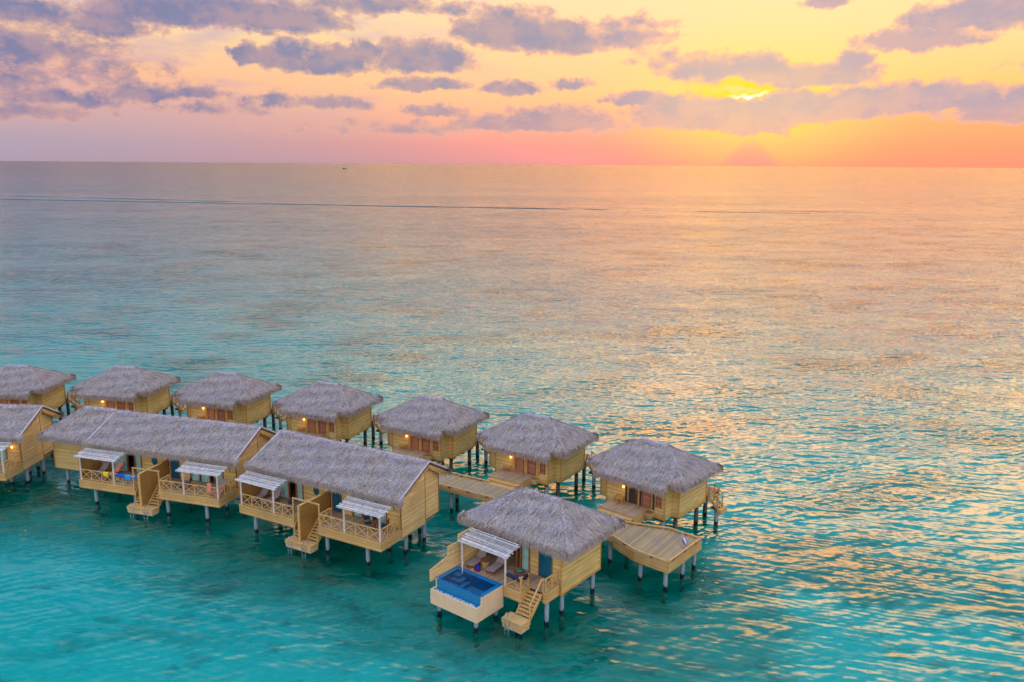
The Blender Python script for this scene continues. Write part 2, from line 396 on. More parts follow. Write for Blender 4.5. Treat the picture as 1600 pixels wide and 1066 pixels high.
# ------------------------------------------------------------------ water
WAVES = (0.14, 0.36, 0.62)
TRAINS = ((4.2, -14, .05, 16), (2.1, -7, .10, 18), (1.25, 12, .12, 20), (.75, -24, .12, 22), (.48, 20, .09, 24))
WATER_ABS = (1.10, 0.046, 0.034)
def build_water():
    m, n, p, out = material('sea_water')
    pos = obj_coord(n)
    x, y, z = n.sep(pos)
    def slope(rot, sc, scale, detail, rough, amp):
        """random surface slope of one family of waves, stretched along the crests"""
        t = n.node('ShaderNodeTexNoise', noise_dimensions='3D')
        n.put(t.inputs['Vector'], n.mapping(pos, rot=(0, 0, R(rot)), scale=sc))
        t.inputs['Scale'].default_value = scale; t.inputs['Detail'].default_value = detail; t.inputs['Roughness'].default_value = rough
        v = n.vmath('SUBTRACT', t.outputs['Color'], (0.5, 0.5, 0.5))
        return n.vmath('MULTIPLY', v, (amp * .55, amp, 0))
    big = slope(-12, (.45, 1.1, 1), 0.20, 2, 0.5, WAVES[0])
    mid = slope(-9, (.42, 1.1, 1), 1.1, 5, 0.62, WAVES[1])
    small = slope(12, (.6, 1.2, 1), 1.9, 3, 0.6, WAVES[2])
    calm = n.noise(n.mapping(pos, rot=(0, 0, R(4)), scale=(.2, 1, 1)), 0.010, 4, 0.6)
    amp = n.smooth(calm, 0.34, 0.64, 0.7, 1.2)
    gust = n.smooth(n.noise(n.mapping(pos, rot=(0, 0, R(-10)), scale=(.6, 1, 1)), 0.06, 3, 0.55), 0.3, 0.7, 0.7, 1.25)
    sl = n.vmath('ADD', n.vmath('ADD', big, mid), small)
    bend = n.node('ShaderNodeTexNoise', noise_dimensions='3D')
    n.put(bend.inputs['Vector'], n.mapping(pos, rot=(0, 0, R(-10)), scale=(.5, 1, 1)))
    bend.inputs['Scale'].default_value = 0.30; bend.inputs['Detail'].default_value = 4; bend.inputs['Roughness'].default_value = 0.6
    bs = n.sep(bend.outputs['Color'])
    for i, (lam, ang, am, ph) in enumerate(TRAINS):
        """wave trains: crests with bent fronts that swell and die away"""
        dx, dy = math.sin(R(ang)), math.cos(R(ang))
        kk = 2 * math.pi / lam
        pha = n.math('MULTIPLY_ADD', x, dx * kk, n.math('MULTIPLY_ADD', y, dy * kk, n.math('MULTIPLY', bs[i % 3], ph)))
        grp = n.smooth(n.noise(n.mapping(pos, rot=(0, 0, R(ang)), scale=(.5, 1, 1), loc=(17 * i, 5 * i, 0)), 0.30 / lam, 2, 0.5), 0.3, 0.68, 0.15, 1.25)
        c = n.math('MULTIPLY', n.math('MULTIPLY', n.math('COSINE', pha), grp), am)
        sl = n.vmath('ADD', sl, n.comb(n.math('MULTIPLY', c, dx), n.math('MULTIPLY', c, dy), 0.0))
    k = n.math('MULTIPLY', amp, gust)
    sl = n.vmath('MULTIPLY', sl, n.comb(k, k, 0.0))
    # the sea beyond the lagoon is rougher
    sea = n.smooth(y, 80, 260, 1.0, 1.3)
    sl = n.vmath('MULTIPLY', sl, n.comb(sea, sea, 0.0))
    # the breeze blows towards the villas: lee faces (towards -y) are the steep ones
    ax, ay, az_ = n.sep(sl)
    sl = n.comb(ax, n.math('MINIMUM', n.math('MULTIPLY', ay, 0.45), n.math('MULTIPLY', ay, 1.3)), 0.0)
    # wakes left by boats, far out: long low swells
    def wake(p0, p1, wdt, am, x0, x1):
        dx, dy = p1[0] - p0[0], p1[1] - p0[1]
        L = math.hypot(dx, dy)
        nx, ny = -dy / L, dx / L
        dist = n.math('ADD', n.math('MULTIPLY', x, nx), n.math('MULTIPLY_ADD', y, ny, -(p0[0] * nx + p0[1] * ny)))
        q = n.math('DIVIDE', dist, wdt)
        g = n.math('MULTIPLY', q, n.math('EXPONENT', n.math('MULTIPLY', n.math('MULTIPLY', q, q), -1.0)))
        ext = n.math('MULTIPLY', n.smooth(x, x0 - 60, x0), n.smooth(x, x1 + 90, x1))
        br = n.smooth(n.noise(pos, 0.02, 2, 0.5), 0.35, 0.55, 0.35, 1.0)
        gg = n.math('MULTIPLY', n.math('MULTIPLY', g, am), n.math('MULTIPLY', ext, br))
        return n.comb(n.math('MULTIPLY', gg, nx), n.math('MULTIPLY', gg, ny), 0.0)
    for a in (((-411, 700), (-150, 600), 11.0, .9, -700, -190), ((-411, 640), (120, 528), 9.0, .9, -700, 150), ((-150, 575), (150, 540), 8.0, .9, -60, 190)):
        sl = n.vmath('ADD', sl, wake(*a))
    nr = n.vmath('NORMALIZE', n.vmath('ADD', sl, (0, 0, 1)))
    bf = n.math('MULTIPLY_ADD', n.node('ShaderNodeNewGeometry').outputs['Backfacing'], -2.0, 1.0)     # seen from below the wave normal points down
    n.put(p.inputs['Normal'], n.vmath('MULTIPLY', nr, n.comb(bf, bf, bf)))
    p.inputs['Base Color'].default_value = (1, 1, 1, 1)
    p.inputs['Transmission Weight'].default_value = 1.0
    n.put(p.inputs['Roughness'], n.smooth(y, 60, 240, 0.03, 0.17))      # open sea beyond the reef is choppier
    p.inputs['IOR'].default_value = 1.33
    va = n.node('ShaderNodeVolumeAbsorption')
    sg = WATER_ABS
    va.inputs['Density'].default_value = 1.0
    va.inputs['Color'].default_value = (1 - sg[0], 1 - sg[1], 1 - sg[2], 1)
    n.t.links.new(va.outputs[0], out.inputs['Volume'])
    sz = 70000.0
    me = bpy.data.meshes.new('water')
    me.from_pydata([(-sz, -300, 0), (sz, -300, 0), (sz, sz, 0), (-sz, sz, 0)], [], [(0, 1, 2, 3)])
    me.materials.append(m)
    o = bpy.data.objects.new('water', me)
    COL.objects.link(o)
    o['kind'] = 'structure'
    o['label'] = 'turquoise lagoon running out to the open sea and the horizon'
    o['category'] = 'water'
    # sand bottom of the lagoon, falling away beyond the reef
    m, n, p, out = material('lagoon_sand')
    pos = obj_coord(n)
    c = n.mix(n.noise(pos, 0.35, 5, 0.65), lin(222, 214, 192), lin(240, 234, 214))
    weed = n.noise(n.mapping(pos, rot=(0, 0, R(-20)), scale=(.7, 1.1, 1)), 0.085, 5, 0.62)
    c = n.mix(n.math('MULTIPLY', n.smooth(weed, 0.46, 0.66), 0.75), c, lin(120, 134, 112))
    spot = n.noise(n.mapping(pos, rot=(0, 0, R(25)), scale=(.6, 1.2, 1)), 0.6, 4, 0.6)
    c = n.mix(n.math('MULTIPLY', n.smooth(spot, 0.54, 0.70), 0.55), c, lin(140, 142, 124))
    # villas' shade painted into the sand colour as a darker green belt
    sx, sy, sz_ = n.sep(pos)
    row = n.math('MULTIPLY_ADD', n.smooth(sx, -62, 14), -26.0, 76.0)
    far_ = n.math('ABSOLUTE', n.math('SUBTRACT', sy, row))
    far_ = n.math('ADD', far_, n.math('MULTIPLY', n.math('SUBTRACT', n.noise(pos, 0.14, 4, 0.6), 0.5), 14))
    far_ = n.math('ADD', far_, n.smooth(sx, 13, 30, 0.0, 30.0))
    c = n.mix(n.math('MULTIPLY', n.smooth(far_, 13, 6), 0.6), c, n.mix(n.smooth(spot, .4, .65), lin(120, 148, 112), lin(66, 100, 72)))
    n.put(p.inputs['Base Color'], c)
    p.inputs['Roughness'].default_value = 0.95
    me = bpy.data.meshes.new('seabed')
    prof = [(-300, -2.6), (40, -2.6), (75, -2.7), (110, -3.6), (180, -5.0), (300, -7.0), (600, -9.5), (1500, -15), (4000, -30), (70000, -90)]
    vs = []
    for yy, zz in prof: vs += [(-sz, yy, zz), (sz, yy, zz)]
    me.from_pydata(vs, [], [(2 * i, 2 * i + 1, 2 * i + 3, 2 * i + 2) for i in range(len(prof) - 1)])
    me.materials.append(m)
    o = bpy.data.objects.new('seabed', me)
    COL.objects.link(o)
    o['kind'] = 'structure'
    o['label'] = 'pale sandy lagoon bottom seen through the water'
    o['category'] = 'seabed'

# ------------------------------------------------------------------ mesh builder
class MB:
    def __init__(self):
        self.v = []; self.f = []
    def add(self, vs, fs):
        b = len(self.v)
        self.v += [tuple(q) for q in vs]
        self.f += [tuple(i + b for i in f) for f in fs]
        return self
    def box(self, x0, x1, y0, y1, z0, z1):
        return self.add([(x0, y0, z0), (x1, y0, z0), (x1, y1, z0), (x0, y1, z0), (x0, y0, z1), (x1, y0, z1), (x1, y1, z1), (x0, y1, z1)],
                        [(0, 3, 2, 1), (4, 5, 6, 7), (0, 1, 5, 4), (1, 2, 6, 5), (2, 3, 7, 6), (3, 0, 4, 7)])
    def beam(self, a, b, w, h=None, up=(0, 0, 1)):
        a, b = Vector(a), Vector(b)
        h = h or w
        d = (b - a).normalized()
        u = Vector(up)
        if abs(d.dot(u)) > 0.98: u = Vector((0, 1, 0))
        s = d.cross(u).normalized() * (w / 2)
        t = s.cross(d).normalized() * (h / 2)
        vs = [p + sx * s + sy * t for p in (a, b) for sx, sy in ((-1, -1), (1, -1), (1, 1), (-1, 1))]
        return self.add(vs, [(0, 1, 2, 3), (7, 6, 5, 4), (0, 4, 5, 1), (1, 5, 6, 2), (2, 6, 7, 3), (3, 7, 4, 0)])
    def tube(self, pts, r, n=8):
        pts = [Vector(p) for p in pts]
        rs = r if isinstance(r, (list, tuple)) else [r] * len(pts)
        rings = []
        for i, p in enumerate(pts):
            d = (pts[min(i + 1, len(pts) - 1)] - pts[max(i - 1, 0)]).normalized()
            u = Vector((0, 0, 1)) if abs(d.z) < 0.9 else Vector((1, 0, 0))
            s = d.cross(u).normalized(); t = s.cross(d).normalized()
            rings.append([p + (s * math.cos(2 * math.pi * k / n) + t * math.sin(2 * math.pi * k / n)) * rs[i] for k in range(n)])
        vs = [q for g in rings for q in g]
        fs = []
        for i in range(len(pts) - 1):
            for k in range(n):
                fs.append((i * n + k, i * n + (k + 1) % n, (i + 1) * n + (k + 1) % n, (i + 1) * n + k))
        fs.append(tuple(range(n - 1, -1, -1)))
        fs.append(tuple(range((len(pts) - 1) * n, len(pts) * n)))
        return self.add(vs, fs)
    def prism(self, poly, z0, z1):
        """vertical prism over a footprint polygon (counter-clockwise)"""
        n = len(poly)
        vs = [(x, y, z0) for x, y in poly] + [(x, y, z1) for x, y in poly]
        fs = [tuple(range(n - 1, -1, -1)), tuple(range(n, 2 * n))]
        fs += [(i, (i + 1) % n, n + (i + 1) % n, n + i) for i in range(n)]
        return self.add(vs, fs)
    def extrude_x(self, poly, x0, x1):
        """polygon in (y,z) pushed from x0 to x1"""
        n = len(poly)
        vs = [(x0, y, z) for y, z in poly] + [(x1, y, z) for y, z in poly]
        fs = [tuple(range(n - 1, -1, -1)), tuple(range(n, 2 * n))]
        fs += [(i, (i + 1) % n, n + (i + 1) % n, n + i) for i in range(n)]
        return self.add(vs, fs)
    def build(self, name, mat, parent=None, smooth=False):
        me = bpy.data.meshes.new(name)
        me.from_pydata(self.v, [], self.f)
        me.materials.append(mat)
        if smooth:
            for p in me.polygons: p.use_smooth = True
        me.update()
        o = bpy.data.objects.new(name, me)
        COL.objects.link(o)
        if parent: o.parent = parent
        return o

def thing(name, label, cat, loc=(0, 0, 0), yaw=0.0, group=None):
    o = bpy.data.objects.new(name, None)
    o.empty_display_size = 0.3
    COL.objects.link(o)
    o.location = loc
    o.rotation_euler = (0, 0, R(yaw))
    o['label'] = label; o['category'] = cat
    if group: o['group'] = group
    return o

def tag(o, label, cat, group=None):
    o['label'] = label; o['category'] = cat
    if group: o['group'] = group
    return o

def copy_tree(o, parent=None):
    c = o.copy()
    COL.objects.link(c)
    c.parent = parent
    for ch in list(o.children):
        copy_tree(ch, c)
    return c

def pose(p, a, b, z=0.0):
    x, y, yaw = p
    c, s = math.cos(R(yaw)), math.sin(R(yaw))
    return (x + a * c - b * s, y + a * s + b * c, z)

# ------------------------------------------------------------------ thatch
def in_poly(p, poly):
    c = False
    for i in range(len(poly)):
        a, b = poly[i], poly[i - 1]
        if (a[1] > p[1]) != (b[1] > p[1]) and p[0] < (b[0] - a[0]) * (p[1] - a[1]) / (b[1] - a[1]) + a[0]:
            c = not c
    return c

def plane_frame(poly):
    P = [Vector(q) for q in poly]
    nrm = Vector((0, 0, 0))
    for i in range(len(P)):
        a, b = P[i], P[(i + 1) % len(P)]
        nrm += a.cross(b)
    nrm.normalize()
    if nrm.z < 0: nrm = -nrm
    down = Vector((nrm.x, nrm.y, 0)).normalized()
    down = (down - nrm * down.dot(nrm)).normalized()
    side = nrm.cross(down).normalized()
    return P, nrm, down, side

def straw(mb, polys, density, lmin=.35, lmax=.7, wmin=.014, wmax=.034, rng=None):
    for poly in polys:
        P, nrm, down, side = plane_frame(poly)
        o = P[0]
        q = [((p - o).dot(side), (p - o).dot(down)) for p in P]
        xs = [a for a, b in q]; ys = [b for a, b in q]
        area = 0.5 * abs(sum(q[i][0] * q[(i + 1) % len(q)][1] - q[(i + 1) % len(q)][0] * q[i][1] for i in range(len(q))))
        for _ in range(int(area * density)):
            for _t in range(30):
                a, b = rng.uniform(min(xs), max(xs)), rng.uniform(min(ys), max(ys))
                if in_poly((a, b), q): break
            else:
                continue
            L = rng.uniform(lmin, lmax); w = rng.uniform(wmin, wmax) / 2
            ang = rng.gauss(0, 0.13)
            dr = (down * math.cos(ang) + side * math.sin(ang)).normalized()
            sd = nrm.cross(dr)
            lump = 0.018 * math.sin(a * 2.1 + 1.3 * math.sin(b * 1.7)) + 0.012 * math.sin(b * 4.2 + a)
            root = o + side * a + down * (b - L * .5) + nrm * (0.03 + lump)
            tip = root + dr * L + nrm * rng.uniform(0.0, 0.028)
            tw = rng.uniform(-.3, .3)
            sd2 = (sd + nrm * tw).normalized()
            mb.add([root - sd * w, root + sd * w, tip + sd2 * w * .6, tip - sd2 * w * .6], [(0, 1, 2, 3)])

def fringe(mb, p0, p1, down, nrm, per_m, drop, rng):
    """hanging ends of straw along an eave from p0 to p1"""
    p0, p1 = Vector(p0), Vector(p1)
    L = (p1 - p0).length
    e = (p1 - p0).normalized()
    zz = Vector((0, 0, -1))
    for _ in range(int(L * per_m)):
        t = rng.uniform(-0.02, 1.02)
        up = rng.uniform(0.0, 0.5)
        w = rng.uniform(.014, .034) / 2
        lay = rng.random()
        root = p0 + (p1 - p0) * t - down * up + nrm * (0.08 - 0.26 * lay)
        mid = root + down * (up * .8 + rng.uniform(.02, .10)) + e * rng.gauss(0, .03)
        dl = drop * rng.uniform(.70, 1.02) * (1.0 - .25 * (1 - lay))
        out = Vector((down.x, down.y, 0)) * (dl * rng.uniform(.10, .45))
        tip = mid + zz * dl + out + e * rng.gauss(0, .045)
        s = e * w
        mb.add([root - s, root + s, mid + s, mid - s], [(0, 1, 2, 3)])
        mb.add([mid - s, mid + s, tip + s * .4, tip - s * .4], [(0, 1, 2, 3)])

def slab(mb, polys, t):
    """thick underlay of the thatch: top faces and their copies below"""
    for poly in polys:
        n = len(poly)
        P, nrm, _, _ = plane_frame(poly)
        c = sum(P, Vector()) / n
        # counter-clockwise seen from above
        area = sum(P[i].x * P[(i + 1) % n].y - P[(i + 1) % n].x * P[i].y for i in range(n))
        if area < 0: P = P[::-1]
        vs = [tuple(p) for p in P] + [(p.x, p.y, p.z - t) for p in P]
        fs = [tuple(range(n)), tuple(range(2 * n - 1, n - 1, -1))]
        fs += [(i, n + i, n + (i + 1) % n, (i + 1) % n) for i in range(n)]
        mb.add(vs, fs)

def cap(mb, a, b, r, rng, n=7):
    """bundled straw along a ridge or hip line"""
    a, b = Vector(a), Vector(b)
    e = (b - a).normalized()
    L = (b - a).length
    steps = max(2, int(L / .35))
    pts = []; rs = []
    for i in range(steps + 1):
        pts.append(a.lerp(b, i / steps) + Vector((0, 0, rng.uniform(-.015, .015))))
        rs.append(r * rng.uniform(.88, 1.12))
    mb.tube(pts, rs, n)
    side = e.cross(Vector((0, 0, 1))).normalized()
    for _ in range(int(L * 70)):
        p = a.lerp(b, rng.random())
        s = rng.choice((-1, 1))
        d = (side * s * .86 + Vector((0, 0, -.5)) + e * rng.gauss(0, .25)).normalized()
        w = e * rng.uniform(.012, .028)
        q = p + Vector((0, 0, r * .95))
        tip = q + d * rng.uniform(.22, .5)
        tip.z += .02
        mb.add([q - w, q + w, tip + w * .5, tip - w * .5], [(0, 1, 2, 3)])

def thatched_roof(parent, planes, eaves, ridges, hips, rng, density=230, per_m=260, drop=.5, thick=.24):
    base = MB(); slab(base, planes, thick)
    roof = base.build('roof', M['thatch_under'], parent)
    st = MB(); straw(st, planes, density, rng=rng)
    st.build('thatch', M['thatch'], roof)
    fr = MB()
    for pa, pb, poly in eaves:
        _, nrm, down, _ = plane_frame(poly)
        fringe(fr, pa, pb, down, nrm, per_m, drop, rng)
    fr.build('eave_fringe', M['thatch_fringe'], roof)
    cp = MB()
    for a, b in ridges: cap(cp, a, b, .10, rng)
    for a, b in hips: cap(cp, a, b, .035, rng)
    cp.build('ridge_cap', M['thatch_ridge'], roof)
    return roof

# ------------------------------------------------------------------ shared small parts
def pile(parent, x, y, top, bottom=-2.5, r=.15, mat='pile'):
    mb = MB(); mb.tube([(0, 0, bottom), (0, 0, .3), (0, 0, top)], [r * 1.04, r, r], 12)
    o = mb.build('pile', M[mat], parent, True)
    o.location = (x, y, 0)
    return o

def xrail(parent, a, b, h=.9, n=None, posts=True, name='railing', post_h=None):
    """crossed timber balustrade between two points of the deck"""
    a, b = Vector(a), Vector(b)
    L = (b - a).length
    n = n or max(1, round(L / .85))
    mb = MB()
    up = Vector((0, 0, h))
    mb.beam(a + up, b + up, .085, .06)
    mb.beam(a + Vector((0, 0, .10)), b + Vector((0, 0, .10)), .05, .05)
    for i in range(n + 1):
        p = a.lerp(b, i / n)
        if i not in (0, n) or posts:
            mb.beam(p, p + up * (1.0 if i not in (0, n) else 1.02), .07)
    sd = (b - a).normalized().cross(Vector((0, 0, 1))) * .014
    for i in range(n):
        p, q = a.lerp(b, (i + .04) / n), a.lerp(b, (i + .96) / n)
        mb.beam(p + Vector((0, 0, .12)) + sd, q + up * .95 + sd, .03, .05)
        mb.beam(p + up * .95 - sd, q + Vector((0, 0, .12)) - sd, .03, .05)
    return mb.build(name, M['timber'], parent)

def pergola(parent, x0, x1, y0, y1, z0, z1, posts, floor=2.1, rng=None):
    fr = MB()
    for px, py in posts:
        fr.tube([(px, py, floor), (px, py, z0 - .06 + (py - y0) * (z1 - z0) / (y1 - y0))], .065, 8)
    zz = lambda y: z0 + (y - y0) * (z1 - z0) / (y1 - y0)
    py = posts[0][1]
    fr.beam((x0 + .1, py, zz(py) - .10), (x1 - .1, py, zz(py) - .10), .09, .10)
    fr.beam((x0 + .1, y1 - .1, zz(y1) - .14), (x1 - .1, y1 - .1, zz(y1) - .14), .09, .10)
    for px in (x0 + .25, (x0 + x1) / 2, x1 - .25):
        fr.beam((px, y0 + .05, zz(y0) - .035), (px, y1, zz(y1) - .035), .07, .06)
    root = fr.build('pergola', M['pale_timber'], parent)
    cn = MB()
    L = math.hypot(y1 - y0, z1 - z0)
    k = int(L / .115)
    for i in range(k):
        t = (i + .5 + rng.uniform(-.12, .12)) / k
        y, z = y0 + (y1 - y0) * t, z0 + (z1 - z0) * t
        w = rng.uniform(.045, .078)
        s = rng.uniform(-.02, .02)
        cn.beam((x0 + rng.uniform(-.1, .06), y + s, z + .012 + rng.uniform(0, .02)), (x1 + rng.uniform(-.06, .1), y - s, z + .012 + rng.uniform(0, .02)), w, .03)
    cn.build('slatted_canopy', M['slat'], root)
    return root

def wall_lamp(parent, x, y, z, d=(0, -1)):
    mb = MB(); mb.box(x - .05, x + .05, min(y, y + d[1] * .05), max(y, y + d[1] * .05), z - .12, z + .10)
    base = mb.build('wall_lamp', M['frame'], parent)
    g = MB(); g.tube([(x, y + d[1] * .12, z - .09), (x, y + d[1] * .12, z - .04), (x, y + d[1] * .12, z + .06), (x, y + d[1] * .12, z + .10)], [.03, .07, .07, .03], 8)
    g.build('bulb', M['lamp'], base, True)
    l = bpy.data.lights.new('lamp_light', 'POINT'); l.energy = 2.4; l.color = (1.0, .52, .16); l.shadow_soft_size = .08
    lo = bpy.data.objects.new('lamp_light', l); COL.objects.link(lo); lo.parent = base; lo.location = (x, y + d[1] * .3, z)
    return base

def stairs(parent, x0, x1, y_top, z_top, y_bot, z_bot, n=7, name='stairs'):
    mb = MB()
    for i in range(n):
        t = (i + .5) / n
        y = y_top + (y_bot - y_top) * t; z = z_top + (z_bot - z_top) * (i + 1) / (n + 1)
        mb.box(x0 + .05, x1 - .05, y - .13, y + .13, z - .045, z)
    for x in (x0 + .025, x1 - .025):
        mb.beam((x, y_top, z_top - .12), (x, y_bot, z_bot - .02), .05, .24)
    return mb.build(name, M['timber'], parent)

def ladder(parent, x, y, z_top, z_bot):
    mb = MB()
    for s in (-.17, .17):
        mb.tube([(x + s, y + .28, z_top - .45), (x + s, y + .27, z_top - .1), (x + s, y + .18, z_top), (x + s, y + .04, z_top - .04), (x + s, y - .02, z_top - .2), (x + s, y - .04, z_bot)], .022, 6)
    z = z_bot + .1
    while z < z_top - .5:
        mb.beam((x - .17, y - .03, z), (x + .17, y - .03, z), .05, .03)
        z += .24
    return mb.build('ladder', M['metal'], parent, False)

def curtain(parent, x0, x1, y, z0, z1, name='curtain', mat='curtain', folds=9):
    mb = MB()
    k = max(8, int((x1 - x0) * 22))
    vs = []
    for i in range(k + 1):
        x = x0 + (x1 - x0) * i / k
        yy = y + .04 * math.sin(i * 1.15) + .012 * math.sin(i * 2.7)
        vs += [(x, yy, z0), (x, yy, z1)]
    fs = [(2 * i, 2 * i + 2, 2 * i + 3, 2 * i + 1) for i in range(k)]
    b = len(vs)
    mb.add(vs, fs)
    mb.add([(v[0], v[1] + .03, v[2]) for v in vs], [f[::-1] for f in fs])
    return mb.build(name, M[mat], parent)

def framed(parent, name, mat, x0, x1, y, z0, z1, fw=.07, sub='frame', fm='frame', depth=.06):
    """panel with a frame around it, facing -y; panel set back from the frame"""
    pb = MB(); pb.box(x0 + fw * .5, x1 - fw * .5, y - .01, y + .03, z0 + .01, z1 - fw * .5)
    o = pb.build(name, M[mat], parent)
    f = MB()
    f.box(x0, x0 + fw, y - depth, y - .012, z0, z1)
    f.box(x1 - fw, x1, y - depth, y - .012, z0, z1)
    f.box(x0 + fw, x1 - fw, y - depth + .004, y - .012, z1 - fw, z1)
    f.build(sub, M[fm], o)
    return o

# ------------------------------------------------------------------ water villas (back row)
VW, VD = 7.18, 4.25
def hip_planes(x0, x1, y0, y1, ze, zr, ra, rb):
    ym = (y0 + y1) / 2
    A, B, C, D = (x0, y0, ze), (x1, y0, ze), (x1, y1, ze), (x0, y1, ze)
    P, Q = (ra, ym, zr), (rb, ym, zr)
    front = [A, B, Q, P]; right = [B, C, Q]; back = [C, D, P, Q]; left = [D, A, P]
    return front, right, back, left, A, B, C, D, P, Q

def make_water_villa():
    rng = random.Random(11)
    root = thing('water_villa', '', 'villa')
    # roof: hip with the front slope carried further out over the entrance
    o = .80
    ze, zr = 4.72, 6.40
    fr, rg, bk, lf, A, B, C, D, P, Q = hip_planes(-o, VW + o, -o, VD + o, ze, zr, 2.41, 4.95)
    sl = (zr - ze) / (VD / 2 + o)
    e2 = .75
    p2, q2 = .42, 6.72
    ext = [(p2, -o - e2, ze - sl * e2), (q2, -o - e2, ze - sl * e2), (q2, -o + .02, ze + .006), (p2, -o + .02, ze + .006)]
    planes = [fr, rg, bk, lf, ext]
    eaves = [(A, (p2, -o, ze), fr), ((q2, -o, ze), B, fr), (ext[0], ext[1], ext), (B, C, rg), (C, D, bk), (D, A, lf)]
    roof = thatched_roof(root, planes, eaves, [(P, Q)], [(P, A), (P, D), (Q, B), (Q, C)], rng)
    # cheeks of the extension
    for x in (p2, q2):
        ck = MB()
        fringe(ck, (x, -o - e2, ze - sl * e2), (x, -o, ze), Vector((1 if x > 3 else -1, 0, -.3)).normalized(), Vector((0, 0, 1)), 90, .34, rng)
        ck.build('side_fringe', M['thatch_fringe'], roof)
    # body
    p, q, e = 1.29, 6.59, 1.07
    zb = 1.7
    w = MB()
    w.prism([(0, 0), (p, 0), (p, -e), (q, -e), (q, 0), (VW, 0), (VW, VD), (0, VD)], zb, 4.25)
    w.prism([(0.02, 0.02), (VW - .02, 0.02), (VW - .02, VD - .02), (0.02, VD - .02)], 4.251, 4.62)
    wall = w.build('wall', M['wall'], root)
    for x, y in ((0, 0), (VW, 0), (VW, VD), (0, VD), (q, -e), (p, -e)):
        tr = MB(); tr.box(x - .045, x + .045, y - .045, y + .045, zb - .02, 4.24)
        tr.build('corner_trim', M['post'], root)
    tr = MB()
    tr.box(p - .01, q + .01, -e - .03, -e - .004, zb - .03, zb + .14)
    tr.build('sill_board', M['post'], root)
    tr = MB(); tr.box(VW + .004, VW + .03, .05, VD - .05, zb - .03, zb + .14); tr.build('sill_board', M['post'], root)
    for x in (3.15, 4.45, 5.62):
        tr = MB(); tr.box(x - .08, x + .08, -e - .06, -e - .003, 2.3, 4.22); tr.build('door_post', M['post'], root)
    # doors and shuttered window of the entrance front
    fl = 2.28
    d = framed(root, 'door', 'door', 3.36, 4.22, -e - .012, fl, 4.2)
    h = MB(); h.box(4.08, 4.11, -e - .10, -e - .03, 3.18, 3.34); h.build('handle', M['metal'], d)
    framed(root, 'louvred_door', 'louvre', 4.6, 5.4, -e - .012, fl, 4.2)
    framed(root, 'window', 'louvre', 5.82, 6.32, -e - .012, 2.55, 4.05)
    wall_lamp(root, 2.95, -e - .005, 3.5)
    # porch with two steps down to the jetty
    pf = MB(); pf.box(2.1, 5.2, -3.2, -e - .02, fl - .05, fl)
    porch = pf.build('porch', M['deck'], root)
    st = MB()
    st.box(2.1, 5.2, -3.2, -3.05, 1.45, fl - .052)
    st.box(5.05, 5.198, -3.048, -e - .03, 1.45, fl - .054)
    st.box(2.102, 2.25, -3.048, -e - .03, 1.45, fl - .054)
    st.box(5.22, 5.75, -1.7, -e - .02, 1.75, fl - .12)
    st.build('porch_skirt', M['fascia'], porch)
    s2 = MB(); s2.box(2.15, 5.15, -3.58, -3.21, 2.07, 2.12); s2.box(2.2, 5.1, -3.55, -3.22, 1.9, 2.069)
    s2.build('step', M['timber'], porch)
    s3 = MB(); s3.box(2.0, 5.0, -4.1, -3.585, 1.92, 1.962)
    s3.build('step', M['timber'], porch)
    bs = MB(); bs.box(2.35, 3.0, -1.55, -1.15, fl + .34, fl + .40)
    for x in (2.4, 2.95):
        for y in (-1.5, -1.2): bs.beam((x, y, fl), (x, y, fl + .34), .05)
    bs.build('bench', M['post'], root)
    # sea deck behind and its stair
    bd = MB(); bd.box(0.2, VW + .22, VD + .02, VD + 1.9, 2.2, 2.26)
    bdk = bd.build('sea_deck', M['deck'], root)
    bf = MB(); bf.box(.2, VW + .22, VD + 1.88, VD + 1.94, 1.8, 2.19); bf.box(VW + .18, VW + .22, VD + .03, VD + .2, 1.75, 2.19)
    bf.build('fascia', M['fascia'], bdk)
    s = MB()
    y0, y1 = VD + .12, VD + .95
    for i in range(4):
        x = VW + .34 + i * .2
        s.box(x - .11, x + .11, y0 + .05, y1 - .05, 2.08 - i * .19, 2.12 - i * .19)
    for y in (y0, y1):
        s.beam((VW + .2, y, 2.12), (VW + 1.05, y, 1.34), .05, .24)
    s.box(VW + 1.03, VW + 1.4, y0 - .05, y1 + .05, 1.0, 1.34)
    stp = s.build('sea_stair', M['timber'], root)
    xs = [VW + .25, VW + .62, VW + 1.0]
    for y in (y1, y0):
        r = MB()
        for i, x in enumerate(xs): r.beam((x, y, 2.05 - i * .36), (x, y, 3.0 - i * .33), .07)
        r.beam((xs[0] - .04, y, 3.02), (xs[2] + .04, y, 2.34), .06, .07)
        if y == y0: r.beam((VW + .1, y0, 2.26), (xs[0], y0, 3.0), .05, .06)
        r.build('handrail', M['post'], stp)
    # floor beams and piles
    b = MB()
    for y in (.5, 2.1, 3.8): b.box(.15, VW - .15, y - .12, y + .12, 1.44, 1.695)
    b.box(1.5, 6.4, -.85, -.62, 1.44, 1.695)
    b.box(VW + .35, VW + 1.02, VD + .25, VD + .85, 1.15, 1.3)
    b.build('floor_beam', M['beam'], root)
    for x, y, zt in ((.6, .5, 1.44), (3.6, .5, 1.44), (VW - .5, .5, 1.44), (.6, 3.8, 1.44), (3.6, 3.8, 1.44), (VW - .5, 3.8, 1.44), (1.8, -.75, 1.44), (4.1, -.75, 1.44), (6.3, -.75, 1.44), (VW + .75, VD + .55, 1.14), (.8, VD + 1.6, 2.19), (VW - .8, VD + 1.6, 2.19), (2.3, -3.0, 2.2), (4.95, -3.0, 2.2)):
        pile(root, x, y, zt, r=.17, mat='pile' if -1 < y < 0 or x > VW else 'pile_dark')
    return root

